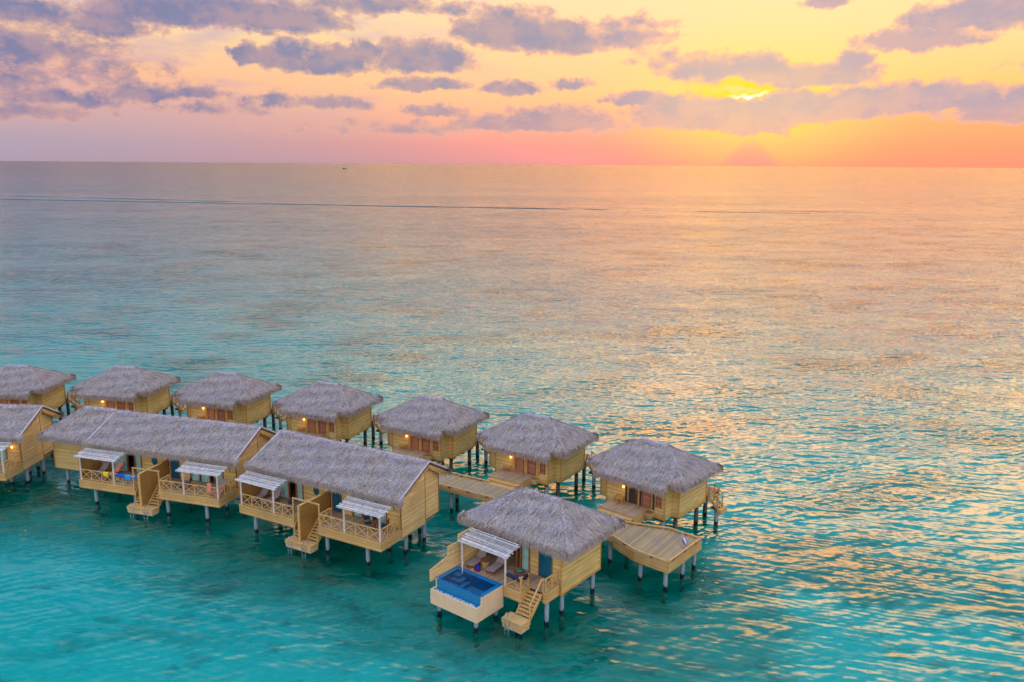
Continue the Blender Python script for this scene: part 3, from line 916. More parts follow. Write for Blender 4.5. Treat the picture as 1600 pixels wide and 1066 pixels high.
VILLA_POSES = [  # right to left in the picture
    ((7.33, 63.90, -41.0), 'thatched hip-roofed overwater villa behind the wooden platform, a chair by its open door'),
    ((-1.88, 70.13, -32.5), 'thatched hip-roofed overwater villa whose porch steps meet the open stretch of jetty'),
    ((-11.68, 75.36, -27.7), 'thatched hip-roofed overwater villa just behind the right gable of the nearest long villa'),
    ((-22.54, 80.00, -22.0), 'thatched hip-roofed overwater villa behind the left ridge end of the nearest long villa'),
    ((-33.82, 83.34, -17.3), 'thatched hip-roofed overwater villa above the right half of the middle long roof'),
    ((-45.35, 85.05, -8.8), 'thatched hip-roofed overwater villa above the hipped annexe at the left'),
    ((-56.82, 84.90, -2.5), 'thatched hip-roofed overwater villa cut off by the left edge of the photo'),
]

def build_water_villas():
    proto = make_water_villa()
    for i, (p, lab) in enumerate(VILLA_POSES):
        o = proto if i == len(VILLA_POSES) - 1 else copy_tree(proto)
        o.location = (p[0], p[1], 0)
        o.rotation_euler = (0, 0, R(p[2]))
        o['label'] = lab; o['category'] = 'villa'; o['group'] = 'hip-roofed villas in the back row'
        if i == 0:                          # door parts coloured dark to paint the shade of an open doorway
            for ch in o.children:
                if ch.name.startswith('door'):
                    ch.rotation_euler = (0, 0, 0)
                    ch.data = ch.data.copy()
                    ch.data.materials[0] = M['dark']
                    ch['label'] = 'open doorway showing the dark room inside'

# ------------------------------------------------------------------ long villas (front row)
DL, DB1, DB2, DB3 = 13.58, 2.43, 5.46, 7.22
LONG_POSES = [((-20.97, 60.38, -28.7), 'long gabled thatched double villa on stilts next to the pool villa, nearest of three'),
              ((-35.91, 65.32, -17.2), 'long gabled thatched double villa in the middle, bright towels on its left railing'),
              ((-56.51, 67.24, -2.6), 'long gabled thatched double villa cut off by the left edge, lit lamp under its eave')]

def make_long_villa():
    rng = random.Random(23)
    root = thing('long_villa', '', 'villa')
    x0, x1 = -.75, DL + .42
    zr, zf, zk = 6.36, 4.66, 4.98
    yf, yb = 1.66, 8.05
    front = [(x0, yf, zf), (x1, yf, zf), (x1, DB2, zr), (x0, DB2, zr)]
    back = [(x1, yb, zk), (x0, yb, zk), (x0, DB2, zr), (x1, DB2, zr)]
    thatched_roof(root, [front, back], [(front[0], front[1], front), (back[0], back[1], back)],
                  [((x0, DB2, zr - .01), (x1, DB2, zr - .01))], [], rng, thick=.2, drop=.46)
    roof = [c for c in root.children if c.name.startswith('roof')][0]
    for x in (x0, x1):
        vg = MB()
        for pa, pb in (((x, yf + .1, zf + .05), (x, DB2, zr + .05)), ((x, DB2, zr + .05), (x, yb - .1, zk + .05))):
            pts = [Vector(pa).lerp(Vector(pb), i / 10) for i in range(11)]
            vg.tube(pts, [.075] * 11, 6)
        vg.build('verge_roll', M['thatch_ridge'], roof)
    for x in (x0 + .04, x1 - .04):
        bb = MB()
        bb.beam((x, yf + .15, zf - .26), (x, DB2, zr - .30), .05, .2)
        bb.beam((x, DB2, zr - .30), (x, yb - .12, zk - .30), .05, .2)
        bb.beam((x, DB2 + .1, zr - .52), (x, yb - .35, zk - .42), .06, .1)
        bb.build('bargeboard', M['fascia'], root)
    # gable walls
    sf, sb = (zr - zf) / (DB2 - yf), (zr - zk) / (yb - DB2)
    top = lambda y: (zf + sf * (y - yf) if y < DB2 else zr - sb * (y - DB2)) - .26
    for xa, xb in ((DL - .12, DL), (0, .12)):
        g = MB()
        g.extrude_x([(DB1, 1.4), (DB2 - .03, 1.4), (DB2 - .03, top(DB2 - .03)), (DB1, top(DB1))], xa, xb)
        g.extrude_x([(DB2 + .03, 1.72), (DB3, 1.72), (DB3, top(DB3)), (DB2 + .03, top(DB2 + .03))], xa, xb)
        g.build('gable_wall', M['gable'], root)
    for xa, xb in ((DL - .10, DL + .012), (-.012, .10)):
        sm = MB()
        sm.box(xa, xb, DB2 - .028, DB2 + .028, 1.72, zr - .4)
        sm.box(DL - .05 if xa > 5 else -.03, DL + .03 if xa > 5 else .05, DB3 + .001, DB3 + .06, 1.7, top(DB3) - .02)
        sm.box(DL - .05 if xa > 5 else -.03, DL + .03 if xa > 5 else .05, DB1 - .07, DB1 - .002, 1.38, top(DB1) - .02)
        sm.build('seam_batten', M['frame'], root)
    bw = MB(); bw.box(.13, DL - .13, DB3 - .12, DB3 - .002, 1.72, top(DB3) - .01)
    bw.build('back_wall', M['wall'], root)
    # facade at DB1+.2, made of boarded pieces with openings between
    yw = 2.62
    zt = top(yw)
    f = MB()
    for a, b in ((.125, .85), (4.12, 5.1), (5.75, 6.62), (6.88, 6.98), (7.95, 8.95), (12.15, DL - .125)):
        f.box(a, b, yw, yw + .1, 2.1, zt)
    for a, b in ((.85, 4.12), (6.98, 7.95), (8.95, 12.15), (5.1, 5.75)):
        f.box(a, b, yw + .003, yw + .097, 4.35, zt - .002)
    f.box(5.1, 5.75, yw + .003, yw + .097, 2.1, 2.95)
    f.build('facade', M['wall'], root)
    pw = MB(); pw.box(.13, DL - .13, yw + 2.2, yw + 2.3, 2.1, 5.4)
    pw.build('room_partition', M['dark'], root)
    # openings of the left unit: curtain, dark open door, second sash
    curtain(root, .95, 2.55, yw + .05, 2.12, 4.34)
    dr = MB()
    for x in (2.62, 3.40, 4.07, .87): dr.box(x - .045, x + .045, yw - .05, yw + .09, 2.1, 4.35)
    dr.box(.9, 4.05, yw - .045, yw + .09, 4.27, 4.348)
    d = dr.build('sliding_door', M['frame'], root)
    gl = MB(); gl.box(3.46, 4.02, yw + .085, yw + .095, 2.16, 4.25); gl.build('pane', M['glass'], d)
    curtain(root, 3.46, 4.02, yw + .03, 2.12, 4.34)
    rw = MB()
    cx, cz = 5.42, 3.42
    nseg = 20
    ring = [(cx + .27 * math.cos(2 * math.pi * k / nseg), cz + .40 * math.sin(2 * math.pi * k / nseg)) for k in range(nseg)]
    rw.add([(x, yw - .02, z) for x, z in ring] + [(x, yw + .02, z) for x, z in ring], [tuple(range(nseg - 1, -1, -1)), tuple(range(nseg, 2 * nseg))] + [(k, (k + 1) % nseg, nseg + (k + 1) % nseg, nseg + k) for k in range(nseg)])
    wn = rw.build('window', M['glass'], root)
    rf = MB(); rf.box(5.1, 5.75, yw + .025, yw + .09, 2.951, 4.349); rf.build('window_board', M['wall'], wn)
    # right unit: blue glass door by the divider, curtained sliders
    framed(root, 'glass_door', 'glass', 6.99, 7.94, yw + .02, 2.12, 4.34, fw=.06)
    for a, b in ((9.0, 9.75), (9.95, 10.75), (11.35, 12.1)):
        curtain(root, a, b, yw + .06, 2.12, 4.34)
    sl = MB()
    for x in (8.97, 9.85, 10.85, 11.3, 12.13): sl.box(x - .05, x + .05, yw - .05, yw - .002, 2.1, 4.35)
    sl.box(9.02, 12.08, yw - .045, yw - .002, 4.25, 4.348)
    s = sl.build('sliding_door', M['frame'], root)
    wall_lamp(root, 12.75, yw - .002, 3.5)
    # decks
    fl = 2.1
    dk = MB()
    dk.box(.0, 5.55, 0, yw - .001, fl - .06, fl)
    dk.box(7.95, DL, 0, yw - .001, fl - .06, fl)
    dk.box(5.551, 7.949, 1.25, yw - .001, fl - .06, fl - .001)
    dk.box(.13, DL - .13, yw + .101, DB3 - .13, fl - .06, fl - .002)
    deck = dk.build('deck', M['deck'], root)
    fa = MB()
    for a, b in ((0, 5.55), (7.95, DL)):
        fa.box(a, b, -.06, -.001, 1.4, fl + .02)
    fa.box(DL + .001, DL + .055, -.058, DB1 - .08, 1.4, fl + .018)
    fa.box(-.055, -.001, -.058, DB1 - .08, 1.4, fl + .018)
    fa.box(5.551, 5.6, -.05, 1.2, 1.4, fl + .01); fa.box(7.9, 7.949, -.05, 1.2, 1.4, fl + .01)
    fa.box(.05, 5.5, .01, DB2 + 1.5, 1.42, 1.5); fa.box(8.0, DL - .13, .01, DB2 + 1.5, 1.42, 1.5)
    fa.build('fascia', M['fascia'], deck)
    # privacy wall on the left of the left deck, divider wall between the two stairs
    pv = MB(); pv.box(.0, .09, .02, DB1 - .1, fl + .003, 4.15)
    pv.build('privacy_wall', M['panel'], root)
    dv = MB(); dv.box(6.69, 6.81, -.72, yw - .003, .8, 3.62)
    div = dv.build('divider_wall', M['panel'], root)
    dc = MB(); dc.box(6.66, 6.84, -.74, yw - .01, 3.622, 3.68); dc.box(6.665, 6.835, -.80, -.722, .8, 3.66)
    dc.build('coping', M['timber'], div)
    ar = MB()
    for x in (5.5, 7.98): ar.beam((x, .04, fl), (x, .04, 3.72), .085)
    ar.beam((5.42, .04, 3.74), (8.06, .04, 3.74), .085, .07)
    ar.build('gate_frame', M['timber'], root)
    stairs(root, 5.62, 6.66, 1.2, fl, -.12, .82, 7)
    stairs(root, 6.86, 7.88, 1.2, fl, -.12, .82, 7)
    for x in (5.68, 7.84):
        hr = MB(); hr.beam((x, 1.2, fl + .9), (x, -.1, 1.7), .06, .06); hr.beam((x, -.1, .82), (x, -.1, 1.72), .06); hr.build('handrail', M['timber'], root)
    la = MB(); la.box(5.45, 7.95, -.95, -.125, .58, .82)
    lan = la.build('landing', M['fascia'], root)
    lb = MB(); lb.box(5.5, 7.9, -.93, -.15, .28, .579); lb.build('landing_base', M['landing_base'], lan)
    ladder(lan, 5.95, -.97, 1.1, -.5); ladder(lan, 7.3, -.97, 1.1, -.5)
    # railings
    xrail(root, (.2, .05, fl), (5.44, .05, fl), n=5)
    xrail(root, (8.05, .05, fl), (DL - .06, .05, fl), n=5)
    xrail(root, (DL - .05, .12, fl), (DL - .05, DB1 - .12, fl), n=3)
    xrail(root, (8.0, .12, fl), (8.0, 1.3, fl), n=1)
    # pergolas
    pergola(root, .1, 4.1, -.5, .85, 4.22, 4.55, [(.2, .0), (3.55, .0)], fl, rng)
    pergola(root, 10.15, 14.05, -.6, .75, 4.22, 4.55, [(10.35, -.0), (13.52, -.0)], fl, rng)
    # piles
    for y in (.5, 3.0, 5.6, 6.9):
        for x in (1.05, 5.1, 8.25, 12.0):
            pile(root, x, y, 1.42 if y < 5 else 1.42)
    pile(root, DL - .35, 5.75, 1.7); pile(root, DL - .35, 3.4, 1.42)
    fb = MB()
    for y in (5.6, 6.9): fb.box(.2, DL - .2, y - .12, y + .12, 1.42, 1.7)
    fb.box(.2, DL - .2, 5.0, DB3 - .14, 1.7, 1.8)
    fb.build('floor_beam', M['beam'], root)
    pile(root, 6.72, -.45, .5, r=.12)
    return root

def build_long_villas():
    proto = make_long_villa()
    made = []
    for i, (p, lab) in enumerate(LONG_POSES):
        o = proto if i == 0 else copy_tree(proto)
        made.append(o)
        o.location = (p[0], p[1], 0); o.rotation_euler = (0, 0, R(p[2]))
        o['label'] = lab; o['category'] = 'villa'; o['group'] = 'long double villas in the front row'
    for i, r in enumerate(made):            # only the one at the far left burns
        for l in [c for c in r.children if c.name.startswith('wall_lamp')]:
            for c in list(l.children):
                if i < 2 and c.type == 'LIGHT': bpy.data.objects.remove(c)
                elif i < 2: c.data = c.data.copy(); c.data.materials[0] = M['white']

def build_annexe():
    rng = random.Random(31)
    p = LONG_POSES[1][0]
    root = thing('annexe', 'windowless hip-roofed annexe joined to the left end of the middle long villa', 'villa', (p[0], p[1], 0), p[2])
    x0, x1, y0, y1 = -6.35, -.72, 2.30, 8.6
    ze, zr = 4.55, 6.42
    ra = -4.35
    A, D, P = (x0, y0, ze), (x0, y1, ze), (ra, (y0 + y1) / 2, zr)
    B, C, Q = (x1, y0, ze), (x1, y1, ze), (x1, (y0 + y1) / 2, zr)
    fr, bk, lf = [A, B, Q, P], [C, D, P, Q], [D, A, P]
    thatched_roof(root, [fr, bk, lf], [(A, B, fr), (D, A, lf), (C, D, bk)], [(P, Q)], [(P, A), (P, D)], rng)
    w = MB(); w.box(-5.62, -.05, 3.0, 7.6, 1.4, 4.62)
    w.build('wall', M['wall'], root)
    for x, y in ((-5.62, 3.0), (-5.62, 7.6)):
        t = MB(); t.box(x - .045, x + .045, y - .045, y + .045, 1.39, 4.6); t.build('corner_trim', M['post'], root)
    for x in (-5.0, -1.2):
        for y in (3.6, 7.0): pile(root, x, y, 1.4)

# ------------------------------------------------------------------ pool villa
PV = (-3.91, 50.64, -38.5)
def build_pool_villa():
    rng = random.Random(41)
    root = thing('pool_villa', 'hip-roofed thatched villa with a blue plunge pool and stairs into the sea', 'villa', (PV[0], PV[1], 0), PV[2])
    fl = 2.1
    W1, yb, D = 7.19, 2.41, 4.49
    fr, rg, bk, lf, A, B, C, Dd, P, Q = hip_planes(-.85, 8.05, 1.9, 8.2, 4.72, 6.38, 2.25, 5.2)
    thatched_roof(root, [fr, rg, bk, lf], [(A, B, fr), (B, C, rg), (C, Dd, bk), (Dd, A, lf)], [(P, Q)], [(P, A), (P, Dd), (Q, B), (Q, C)], rng, drop=.56)
    yw = 2.5
    w = MB()
    w.box(W1 - .1, W1, yb, yb + D, 1.4, 4.78)
    w.box(0, .1, yb + .2, yb + D, 1.4, 4.6)
    w.box(.101, W1 - .101, yb + D - .1, yb + D - .001, 1.4, 4.78)
    for a, b in ((4.62, 5.3), (6.42, W1 - .101), (.101, .5)):
        w.box(a, b, yw, yw + .1, fl, 4.7)
    w.box(5.3, 6.42, yw + .002, yw + .098, 4.25, 4.698)
    w.box(.5, 4.62, yw + .002, yw + .098, 4.35, 4.698)
    w.build('wall', M['wall'], root)
    tr = MB()
    tr.box(W1 - .05, W1 + .04, yb - .06, yb - .002, 1.38, 4.75)
    tr.build('corner_trim', M['post'], root)
    tr = MB(); tr.box(W1 + .002, W1 + .03, yb + .02, yb + D, 1.38, 1.52); tr.build('sill_board', M['post'], root)
    tr = MB(); tr.box(W1 - .05, W1 + .04, yb + D + .001, yb + D + .06, 1.38, 4.7)
    tr.build('corner_trim', M['post'], root)
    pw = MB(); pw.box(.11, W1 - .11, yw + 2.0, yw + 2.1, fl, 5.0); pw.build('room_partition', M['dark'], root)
    framed(root, 'glass_door', 'glass', 5.31, 6.41, yw + .02, fl + .01, 4.24, fw=.06)
    curtain(root, 3.95, 4.5, yw + .05, fl + .02, 4.33)
    curtain(root, .55, 1.0, yw + .05, fl + .02, 4.33)
    sd = MB()
    for x in (3.55, 3.86, 4.58, .52): sd.box(x - .05, x + .05, yw - .05, yw + .09, fl, 4.35)
    sd.box(.57, 4.53, yw - .045, yw + .09, 4.26, 4.348)
    sd.build('sliding_door', M['frame'], root)
    # deck around the pool and stairs
    dk = MB(); dk.prism([(.45, .1), (5.75, .1), (5.75, .95), (7.05, .95), (7.05, yw - .002), (.45, yw - .002)], fl - .06, fl)
    dk.box(.11, W1 - .11, yw + .101, yb + D - .11, fl - .06, fl - .002)
    deck = dk.build('deck', M['deck'], root)
    fa = MB()
    fa.box(4.42, 5.75, .03, .099, 1.4, fl + .02)
    fa.box(5.751, 5.81, .032, .949, 1.4, fl + .018)
    fa.box(6.86, 7.05, .88, .949, 1.4, fl + .018)
    fa.box(7.051, 7.11, .882, yb - .07, 1.4, fl + .02)
    fa.box(.5, 7.0, 1.0, 6.8, 1.42, 1.5)
    fa.build('fascia', M['fascia'], deck)
    # stepped privacy wall on the left
    pv = MB()
    pv.extrude_x([(-2.4, fl - .05), (yb - .02, fl - .05), (yb - .02, 4.25), (.25, 4.25), (.25, 3.75), (-.75, 3.75), (-.75, 3.1), (-2.4, 2.75)], .36, .45)
    pvo = pv.build('privacy_wall', M['gable'], root)
    pc = MB()
    pc.beam((.405, -2.42, 2.78), (.405, -.72, 3.13), .12, .05); pc.beam((.405, -.75, 3.78), (.405, .27, 3.78), .12, .05); pc.beam((.405, .25, 4.28), (.405, yb - .05, 4.28), .12, .05)
    pc.build('coping', M['timber'], pvo)
    # pool: cream outer box, blue tank, overflow trough in front
    a0, a1, b0, b1 = .50, 4.38, -2.5, .08
    ob = MB()
    ob.box(a0, a1, b0, b1, .62, .80)
    ob.box(a0, a1, b0, b0 + .10, .801, 1.60)
    ob.box(a0, a0 + .1, b0 + .101, b1, .801, 1.598); ob.box(a1 - .1, a1, b0 + .101, b1, .801, 1.598)
    ob.box(a1 - .1, a1, b0 + .5, b1, 1.599, 2.16); ob.box(a0, a0 + .1, b0 + .5, b1, 1.599, 2.16)
    pool = ob.build('pool', M['stucco'], root)
    tk = MB()
    t = .3
    wl = 2.12
    tk.box(a0 + .101, a1 - .101, b0 + .5, b0 + .5 + .2, .9, wl - .005)          # weir wall
    tk.box(a0 + .101, a0 + t, b0 + .7, b1 - .001, .9, 2.17); tk.box(a1 - t, a1 - .101, b0 + .7, b1 - .001, .9, 2.17)
    tk.box(a0, a0 + .101 + .0, b0 + .5, b1, 2.161, 2.175); tk.box(a1 - .101, a1, b0 + .5, b1, 2.161, 2.175)
    tk.box(a0 + t, a1 - t, b1 - .3, b1 - .001, .9, 2.17)
    tk.box(a0 + .101, a1 - .101, b0 + .101, b0 + .499, 1.36, 1.50)               # trough floor
    tk.build('tank', M['tile'], pool)
    pf = MB(); pf.box(a0 + t + .002, a1 - t - .002, b0 + .702, b1 - .302, .85, 1.35); pf.build('pool_floor', M['pool_floor'], pool)
    sp = MB()
    for i in range(3):
        sp.box(a0 + t, a0 + t + 1.1 - i * .3, b1 - .3 - 1.0 + i * .25, b1 - .301, 1.351 + i * .22, 1.57 + i * .22)
    sp.build('pool_step', M['pool_floor'], pool)
    wt = MB(); wt.add([(a0 + t, b0 + .55, wl), (a1 - t, b0 + .55, wl), (a1 - t, b1 - .3, wl), (a0 + t, b1 - .3, wl)], [(0, 1, 2, 3)])
    wt.build('pool_water', M['pool_water'], pool)
    pb = MB()
    for _ in range(230):
        x, y = rng.uniform(a0 + .15, a1 - .3), rng.uniform(b0 + .12, b0 + .34)
        s = rng.uniform(.012, .036)
        pb.tube([(x, y, 1.50), (x + s * .2, y, 1.50 + s * .8), (x, y, 1.50 + s * 1.4)], [s * .6, s, s * .4], 5)
    po = pb.build('pebbles', M['pebble'], pool); po['kind'] = 'stuff'
    spout = MB(); spout.tube([(1.35, -.42, 2.1), (1.42, -.40, 2.9)], .018, 6); spout.tube([(1.42, -.4, 2.9), (1.52, -.44, 2.94)], .018, 6)
    spout.build('pool_brush', M['white'], pool)
    # stairs and landing
    stairs(root, 5.72, 6.82, .86, fl, -.32, .82, 7)
    la = MB(); la.box(5.3, 6.85, -1.22, -.33, .50, .82)
    lan = la.build('landing', M['fascia'], root)
    lb = MB(); lb.box(5.35, 6.8, -1.2, -.36, .22, .499); lb.build('landing_base', M['landing_base'], lan)
    ladder(lan, 5.75, -1.24, 1.16, -.4)
    hr = MB()
    hr.beam((6.78, .9, fl + .9), (6.78, -.30, 1.72), .085, .07)
    hr.beam((6.78, -.30, .82), (6.78, -.30, 1.74), .08); hr.beam((6.86, .92, fl), (6.86, .92, fl + .92), .085)
    hr.build('handrail', M['timber'], root)
    xrail(root, (4.55, .14, fl), (5.7, .14, fl), n=1)
    xrail(root, (5.7, .2, fl), (5.7, .9, fl), n=1)
    xrail(root, (6.98, 1.0, fl), (6.98, yb - .1, fl), n=2)
    pergola(root, .65, 4.70, -.08, 1.36, 3.98, 4.42, [(.82, .18), (4.45, .18)], fl, rng)
    for x, y, zt in ((.9, -2.1, .62), (4.0, -2.1, .62), (4.0, -.2, .62), (.9, -.2, .62), (5.4, .5, 1.42), (6.95, 1.2, 1.42), (6.9, 2.9, 1.42), (6.9, 6.5, 1.42), (3.5, 2.9, 1.42), (3.5, 6.5, 1.42), (.6, 2.9, 1.42), (.6, 6.5, 1.42), (6.2, -.8, .4)):
        pile(root, x, y, zt)
    fb = MB()
    for y in (2.9, 6.5): fb.box(.3, W1 - .2, y - .12, y + .12, 1.2, 1.4)
    fb.build('floor_beam', M['beam'], root)

# ------------------------------------------------------------------ jetty
def build_jetty():
    near = [(-70, 78.4), (-53, 77.9), (-42.5, 77.7), (-32.2, 75.7), (-21.5, 72.2), (-11.4, 67.6), (-5.85, 64.77), (-1.15, 61.83), (3.4, 58.6), (7.34, 55.11), (8.55, 53.01), (10.53, 51.25)]
    far = [(-70, 81.3), (-53, 80.8), (-42.1, 80.6), (-31.3, 78.5), (-20.4, 74.9), (-10, 70.05), (-6.13, 68.02), (-1.3, 65.2), (4.2, 61.2), (8.73, 57.55), (11.63, 56.59), (13.53, 54.91)]
    z = 1.95
    root = thing('jetty', 'plank jetty between the villa rows, widening into a platform at its right end', 'jetty')
    d = MB()
    n = len(near)
    vs = []
    for p, q in zip(near, far): vs += [(p[0], p[1], z), (q[0], q[1], z), (p[0], p[1], z - .06), (q[0], q[1], z - .06)]
    fs = []
    for i in range(n - 1):
        a, b = 4 * i, 4 * i + 4
        fs += [(a, b, b + 1, a + 1), (a + 3, b + 3, b + 2, a + 2), (a + 2, b + 2, b, a), (a + 1, b + 1, b + 3, a + 3)]
    e = 4 * (n - 1)
    fs += [(e, e + 2, e + 3, e + 1)]
    d.add(vs, fs)
    d.build('deck', M['jetty'], root)
    f = MB(); k = MB(); bl = MB()
    def edge(pts, sgn):
        for i, (a, b) in enumerate(zip(pts[:-1], pts[1:])):
            A, B = Vector((a[0], a[1], 0)), Vector((b[0], b[1], 0))
            dirv = (B - A).normalized()
            nn = dirv.cross(Vector((0, 0, 1))) * sgn
            plat = b[0] > 7.4
            h = .66 if plat else .30
            sh = nn * .04
            f.beam(A + sh + Vector((0, 0, z - h / 2 - .004)), B + sh + Vector((0, 0, z - h / 2 - .004)), .07, h)
            L = (B - A).length
            k.beam(A - nn * .03 + Vector((0, 0, z + .16)), B - nn * .03 + Vector((0, 0, z + .16)), .14, .07)
            m = max(1, int(L / 1.5))
            for j in range(m):
                c = A.lerp(B, (j + .5) / m) - nn * .03
                bl.beam(c - dirv * .12 + Vector((0, 0, z + .065)), c + dirv * .12 + Vector((0, 0, z + .065)), .12, .124)
    edge(near, 1)
    # far side leaves gaps where the porches step down
    for seg in (far[8:], ):
        edge(seg, -1)
    gaps = []
    edge([(-6.6, 68.3), (-1.75, 65.5)], -1)
    edge([(.6, 64.0), (4.2, 61.2)], -1)
    edge([near[-1], far[-1]], 1)
    f.build('fascia', M['fascia'], root); k.build('kerb_rail', M['timber'], root); bl.build('kerb_block', M['frame'], root)
    b = MB()
    for i in range(n - 1):
        for t in (.25, .75):
            p = Vector((*near[i], 0)).lerp(Vector((*near[i + 1], 0)), t); q = Vector((*far[i], 0)).lerp(Vector((*far[i + 1], 0)), t)
            b.beam(p.lerp(q, .04) + Vector((0, 0, z - .2)), p.lerp(q, .96) + Vector((0, 0, z - .2)), .14, .26)
    b.build('under_beam', M['beam'], root)
    for (x, y) in ((9.0, 53.05), (10.5, 51.75), (12.0, 53.5), (13.1, 54.85), (8.6, 56.9), (11.2, 56.3), (-4.9, 64.6), (-1.9, 62.75), (1.4, 60.4), (4.9, 57.8), (7.2, 55.7), (-4.6, 66.7), (-1.2, 64.6), (2.0, 62.4), (5.4, 59.9), (-9.5, 67.2), (-9.2, 69.2), (-15, 69.8), (-14.6, 71.9), (-21, 72.6), (-20.4, 74.5), (-27, 74.6), (-26.4, 76.6), (-33, 76.3), (-32, 78.2), (-39, 77.6), (-38.5, 79.7), (-45.4, 78.2), (-45, 80.2)):
        pile(root, x, y, z - .3)

# ------------------------------------------------------------------ loose things
def lounger_parts(root, tilt=32):
    s = MB()
    s.box(-.3, .3, -.95, .30, .30, .35)
    s.build('seat', M['lounge'], root)
    b = MB()
    c, sn = math.cos(R(tilt + 8)), math.sin(R(tilt + 8))
    b.beam((0, .30, .325), (0, .30 + .85 * c, .325 + .85 * sn), .6, .05)
    b.build('backrest', M['lounge'], root)
    f = MB()
    for x in (-.31, .31):
        f.beam((x, -.97, .30), (x, .5, .30), .04, .06)
        f.beam((x * .9, .62, .06), (x * .9, .30 + .6 * c, .30 + .6 * sn), .03)
    f.build('frame', M['lounge_frame'], root)
    for x in (-.29, .29):
        for y in (-.85, .42):
            l = MB(); l.beam((x, y, 0), (x, y, .29), .05); l.build('leg', M['lounge_frame'], root)

def build_loungers():
    G = 'sun loungers on the decks'
    fl = 2.103
    D1, D2, D3 = (p for p, _ in LONG_POSES)
    spots = [  # pose, a, b, turn, label
        (PV, 1.25, 1.25, 8, 'grey sun lounger against the stepped wall beside the plunge pool'),
        (PV, 2.75, 1.45, 8, 'grey sun lounger under the slatted canopy, right of the woven basket by the pool'),
        (D1, .75, 1.35, 4, 'grey sun lounger beside the boarded wall, left deck of the nearest long villa'),
        (D1, 1.95, 1.4, 4, 'grey sun lounger behind the inner canopy post of the nearest long villa'),
        (D2, .85, 1.35, 2, 'grey-brown sun lounger at the far left on the middle long villa'),
        (D2, 2.2, 1.35, -6, 'sun lounger with a pink towel behind the inner post of the middle long villa'),
        (D2, 13.0, 1.0, 20, 'sun lounger at the right end of the deck of the middle long villa'),
    ]
    proto = None
    for i, (p, a, b, rz, lab) in enumerate(spots):
        if proto is None:
            proto = thing('sun_lounger', lab, 'sun lounger', group=G); lounger_parts(proto); o = proto
        else:
            o = copy_tree(proto)
        o.location = pose(p, a, b, fl); o.rotation_euler = (0, 0, R(p[2] + rz))
        o['label'] = lab; o['group'] = G; o['category'] = 'sun lounger'

def drape(name, mat, p, a, b, z, w, front, back, label, cat='towel', along=(1, 0), group=None):
    """cloth hung over a rail: falls in front and behind with soft folds"""
    ux, uy = along
    nx, ny = uy, -ux
    mb = MB()
    K, J = 12, 10
    prof = [(-.06, -back), (-.055, -back * .5), (-.05, -.05), (-.02, .02), (.02, .02), (.055, -.05), (.07, -front * .4), (.075, -front * .75), (.08, -front)]
    vs = []
    for i in range(K + 1):
        t = i / K - .5
        for j, (n_, zz) in enumerate(prof):
            wv = .02 * math.sin(i * 1.3 + j) * (abs(zz) / max(front, .1))
            dz = (.05 * math.sin(i * .9) if j in (0, len(prof) - 1) else 0)
            vs.append((ux * t * w + nx * (n_ + wv), uy * t * w + ny * (n_ + wv), zz + dz))
    m = len(prof)
    fs = [(i * m + j, (i + 1) * m + j, (i + 1) * m + j + 1, i * m + j + 1) for i in range(K) for j in range(m - 1)]
    mb.add(vs, fs)
    o = mb.build(name, M[mat], None, True)
    sol = o.modifiers.new('thickness', 'SOLIDIFY'); sol.thickness = .015
    o.location = pose(p, a, b, z); o.rotation_euler = (0, 0, R(p[2]))
    return tag(o, label, cat, group)

def heap(name, mat, loc, r, h, label, cat, seed=1):
    """crumpled cloth or soft bag"""
    rng = random.Random(seed)
    mb = MB()
    N, Mr = 12, 5
    ph = [rng.uniform(0, 6.28) for _ in range(4)]
    vs = [(0, 0, h)]
    for j in range(1, Mr + 1):
        t = j / Mr
        for i in range(N):
            a = 2 * math.pi * i / N
            k = 1 + .22 * math.sin(2 * a + ph[0]) + .14 * math.sin(3 * a + ph[1] + t)
            z = h * (1 - t ** 2.2) * (1 + .25 * math.sin(3 * a + ph[2] + 4 * t))
            vs.append((r * t ** .7 * k * math.cos(a), r * t ** .7 * k * math.sin(a), max(z, 0)))
    fs = [(0, 1 + i, 1 + (i + 1) % N) for i in range(N)]
    for j in range(Mr - 1):
        for i in range(N):
            fs.append((1 + j * N + i, 1 + (j + 1) * N + i, 1 + (j + 1) * N + (i + 1) % N, 1 + j * N + (i + 1) % N))
    fs.append(tuple(range(1 + (Mr - 1) * N, 1 + Mr * N))[::-1])
    mb.add(vs, fs)
    o = mb.build(name, M[mat], None, True)
    o.location = loc
    return tag(o, label, cat)

def round_table(p, a, b, z, r, h, label, mat='brown', group=None):
    root = thing('side_table', label, 'table', pose(p, a, b, z), p[2], group)
    t = MB(); t.tube([(0, 0, h - .04), (0, 0, h)], r, 18); t.build('tabletop', M[mat], root)
    for k in range(3):
        an = 2 * math.pi * k / 3 + .4
        l = MB(); l.beam((r * .75 * math.cos(an), r * .75 * math.sin(an), 0), (r * .5 * math.cos(an), r * .5 * math.sin(an), h - .04), .045); l.build('leg', M[mat], root)
    return root

def chair(p, a, b, z, rz, label, mat='post', cloth='post', group=None):
    root = thing('chair', label, 'chair', pose(p, a, b, z), p[2] + rz, group)
    s = MB(); s.box(-.23, .23, -.23, .23, .42, .46); s.build('seat', M[cloth], root)
    bk = MB(); bk.beam((0, .22, .62), (0, .30, .92), .44, .03, up=(0, -1, 0)); bk.build('backrest', M[cloth], root)
    for x in (-.21, .21):
        l = MB(); l.beam((x, -.2, 0), (x, -.2, .42), .045); l.build('leg', M[mat], root)
        l = MB(); l.beam((x, .2, 0), (x, .21, .46), .045); l.beam((x, .21, .46), (x, .31, .94), .045); l.build('leg', M[mat], root)
    return root

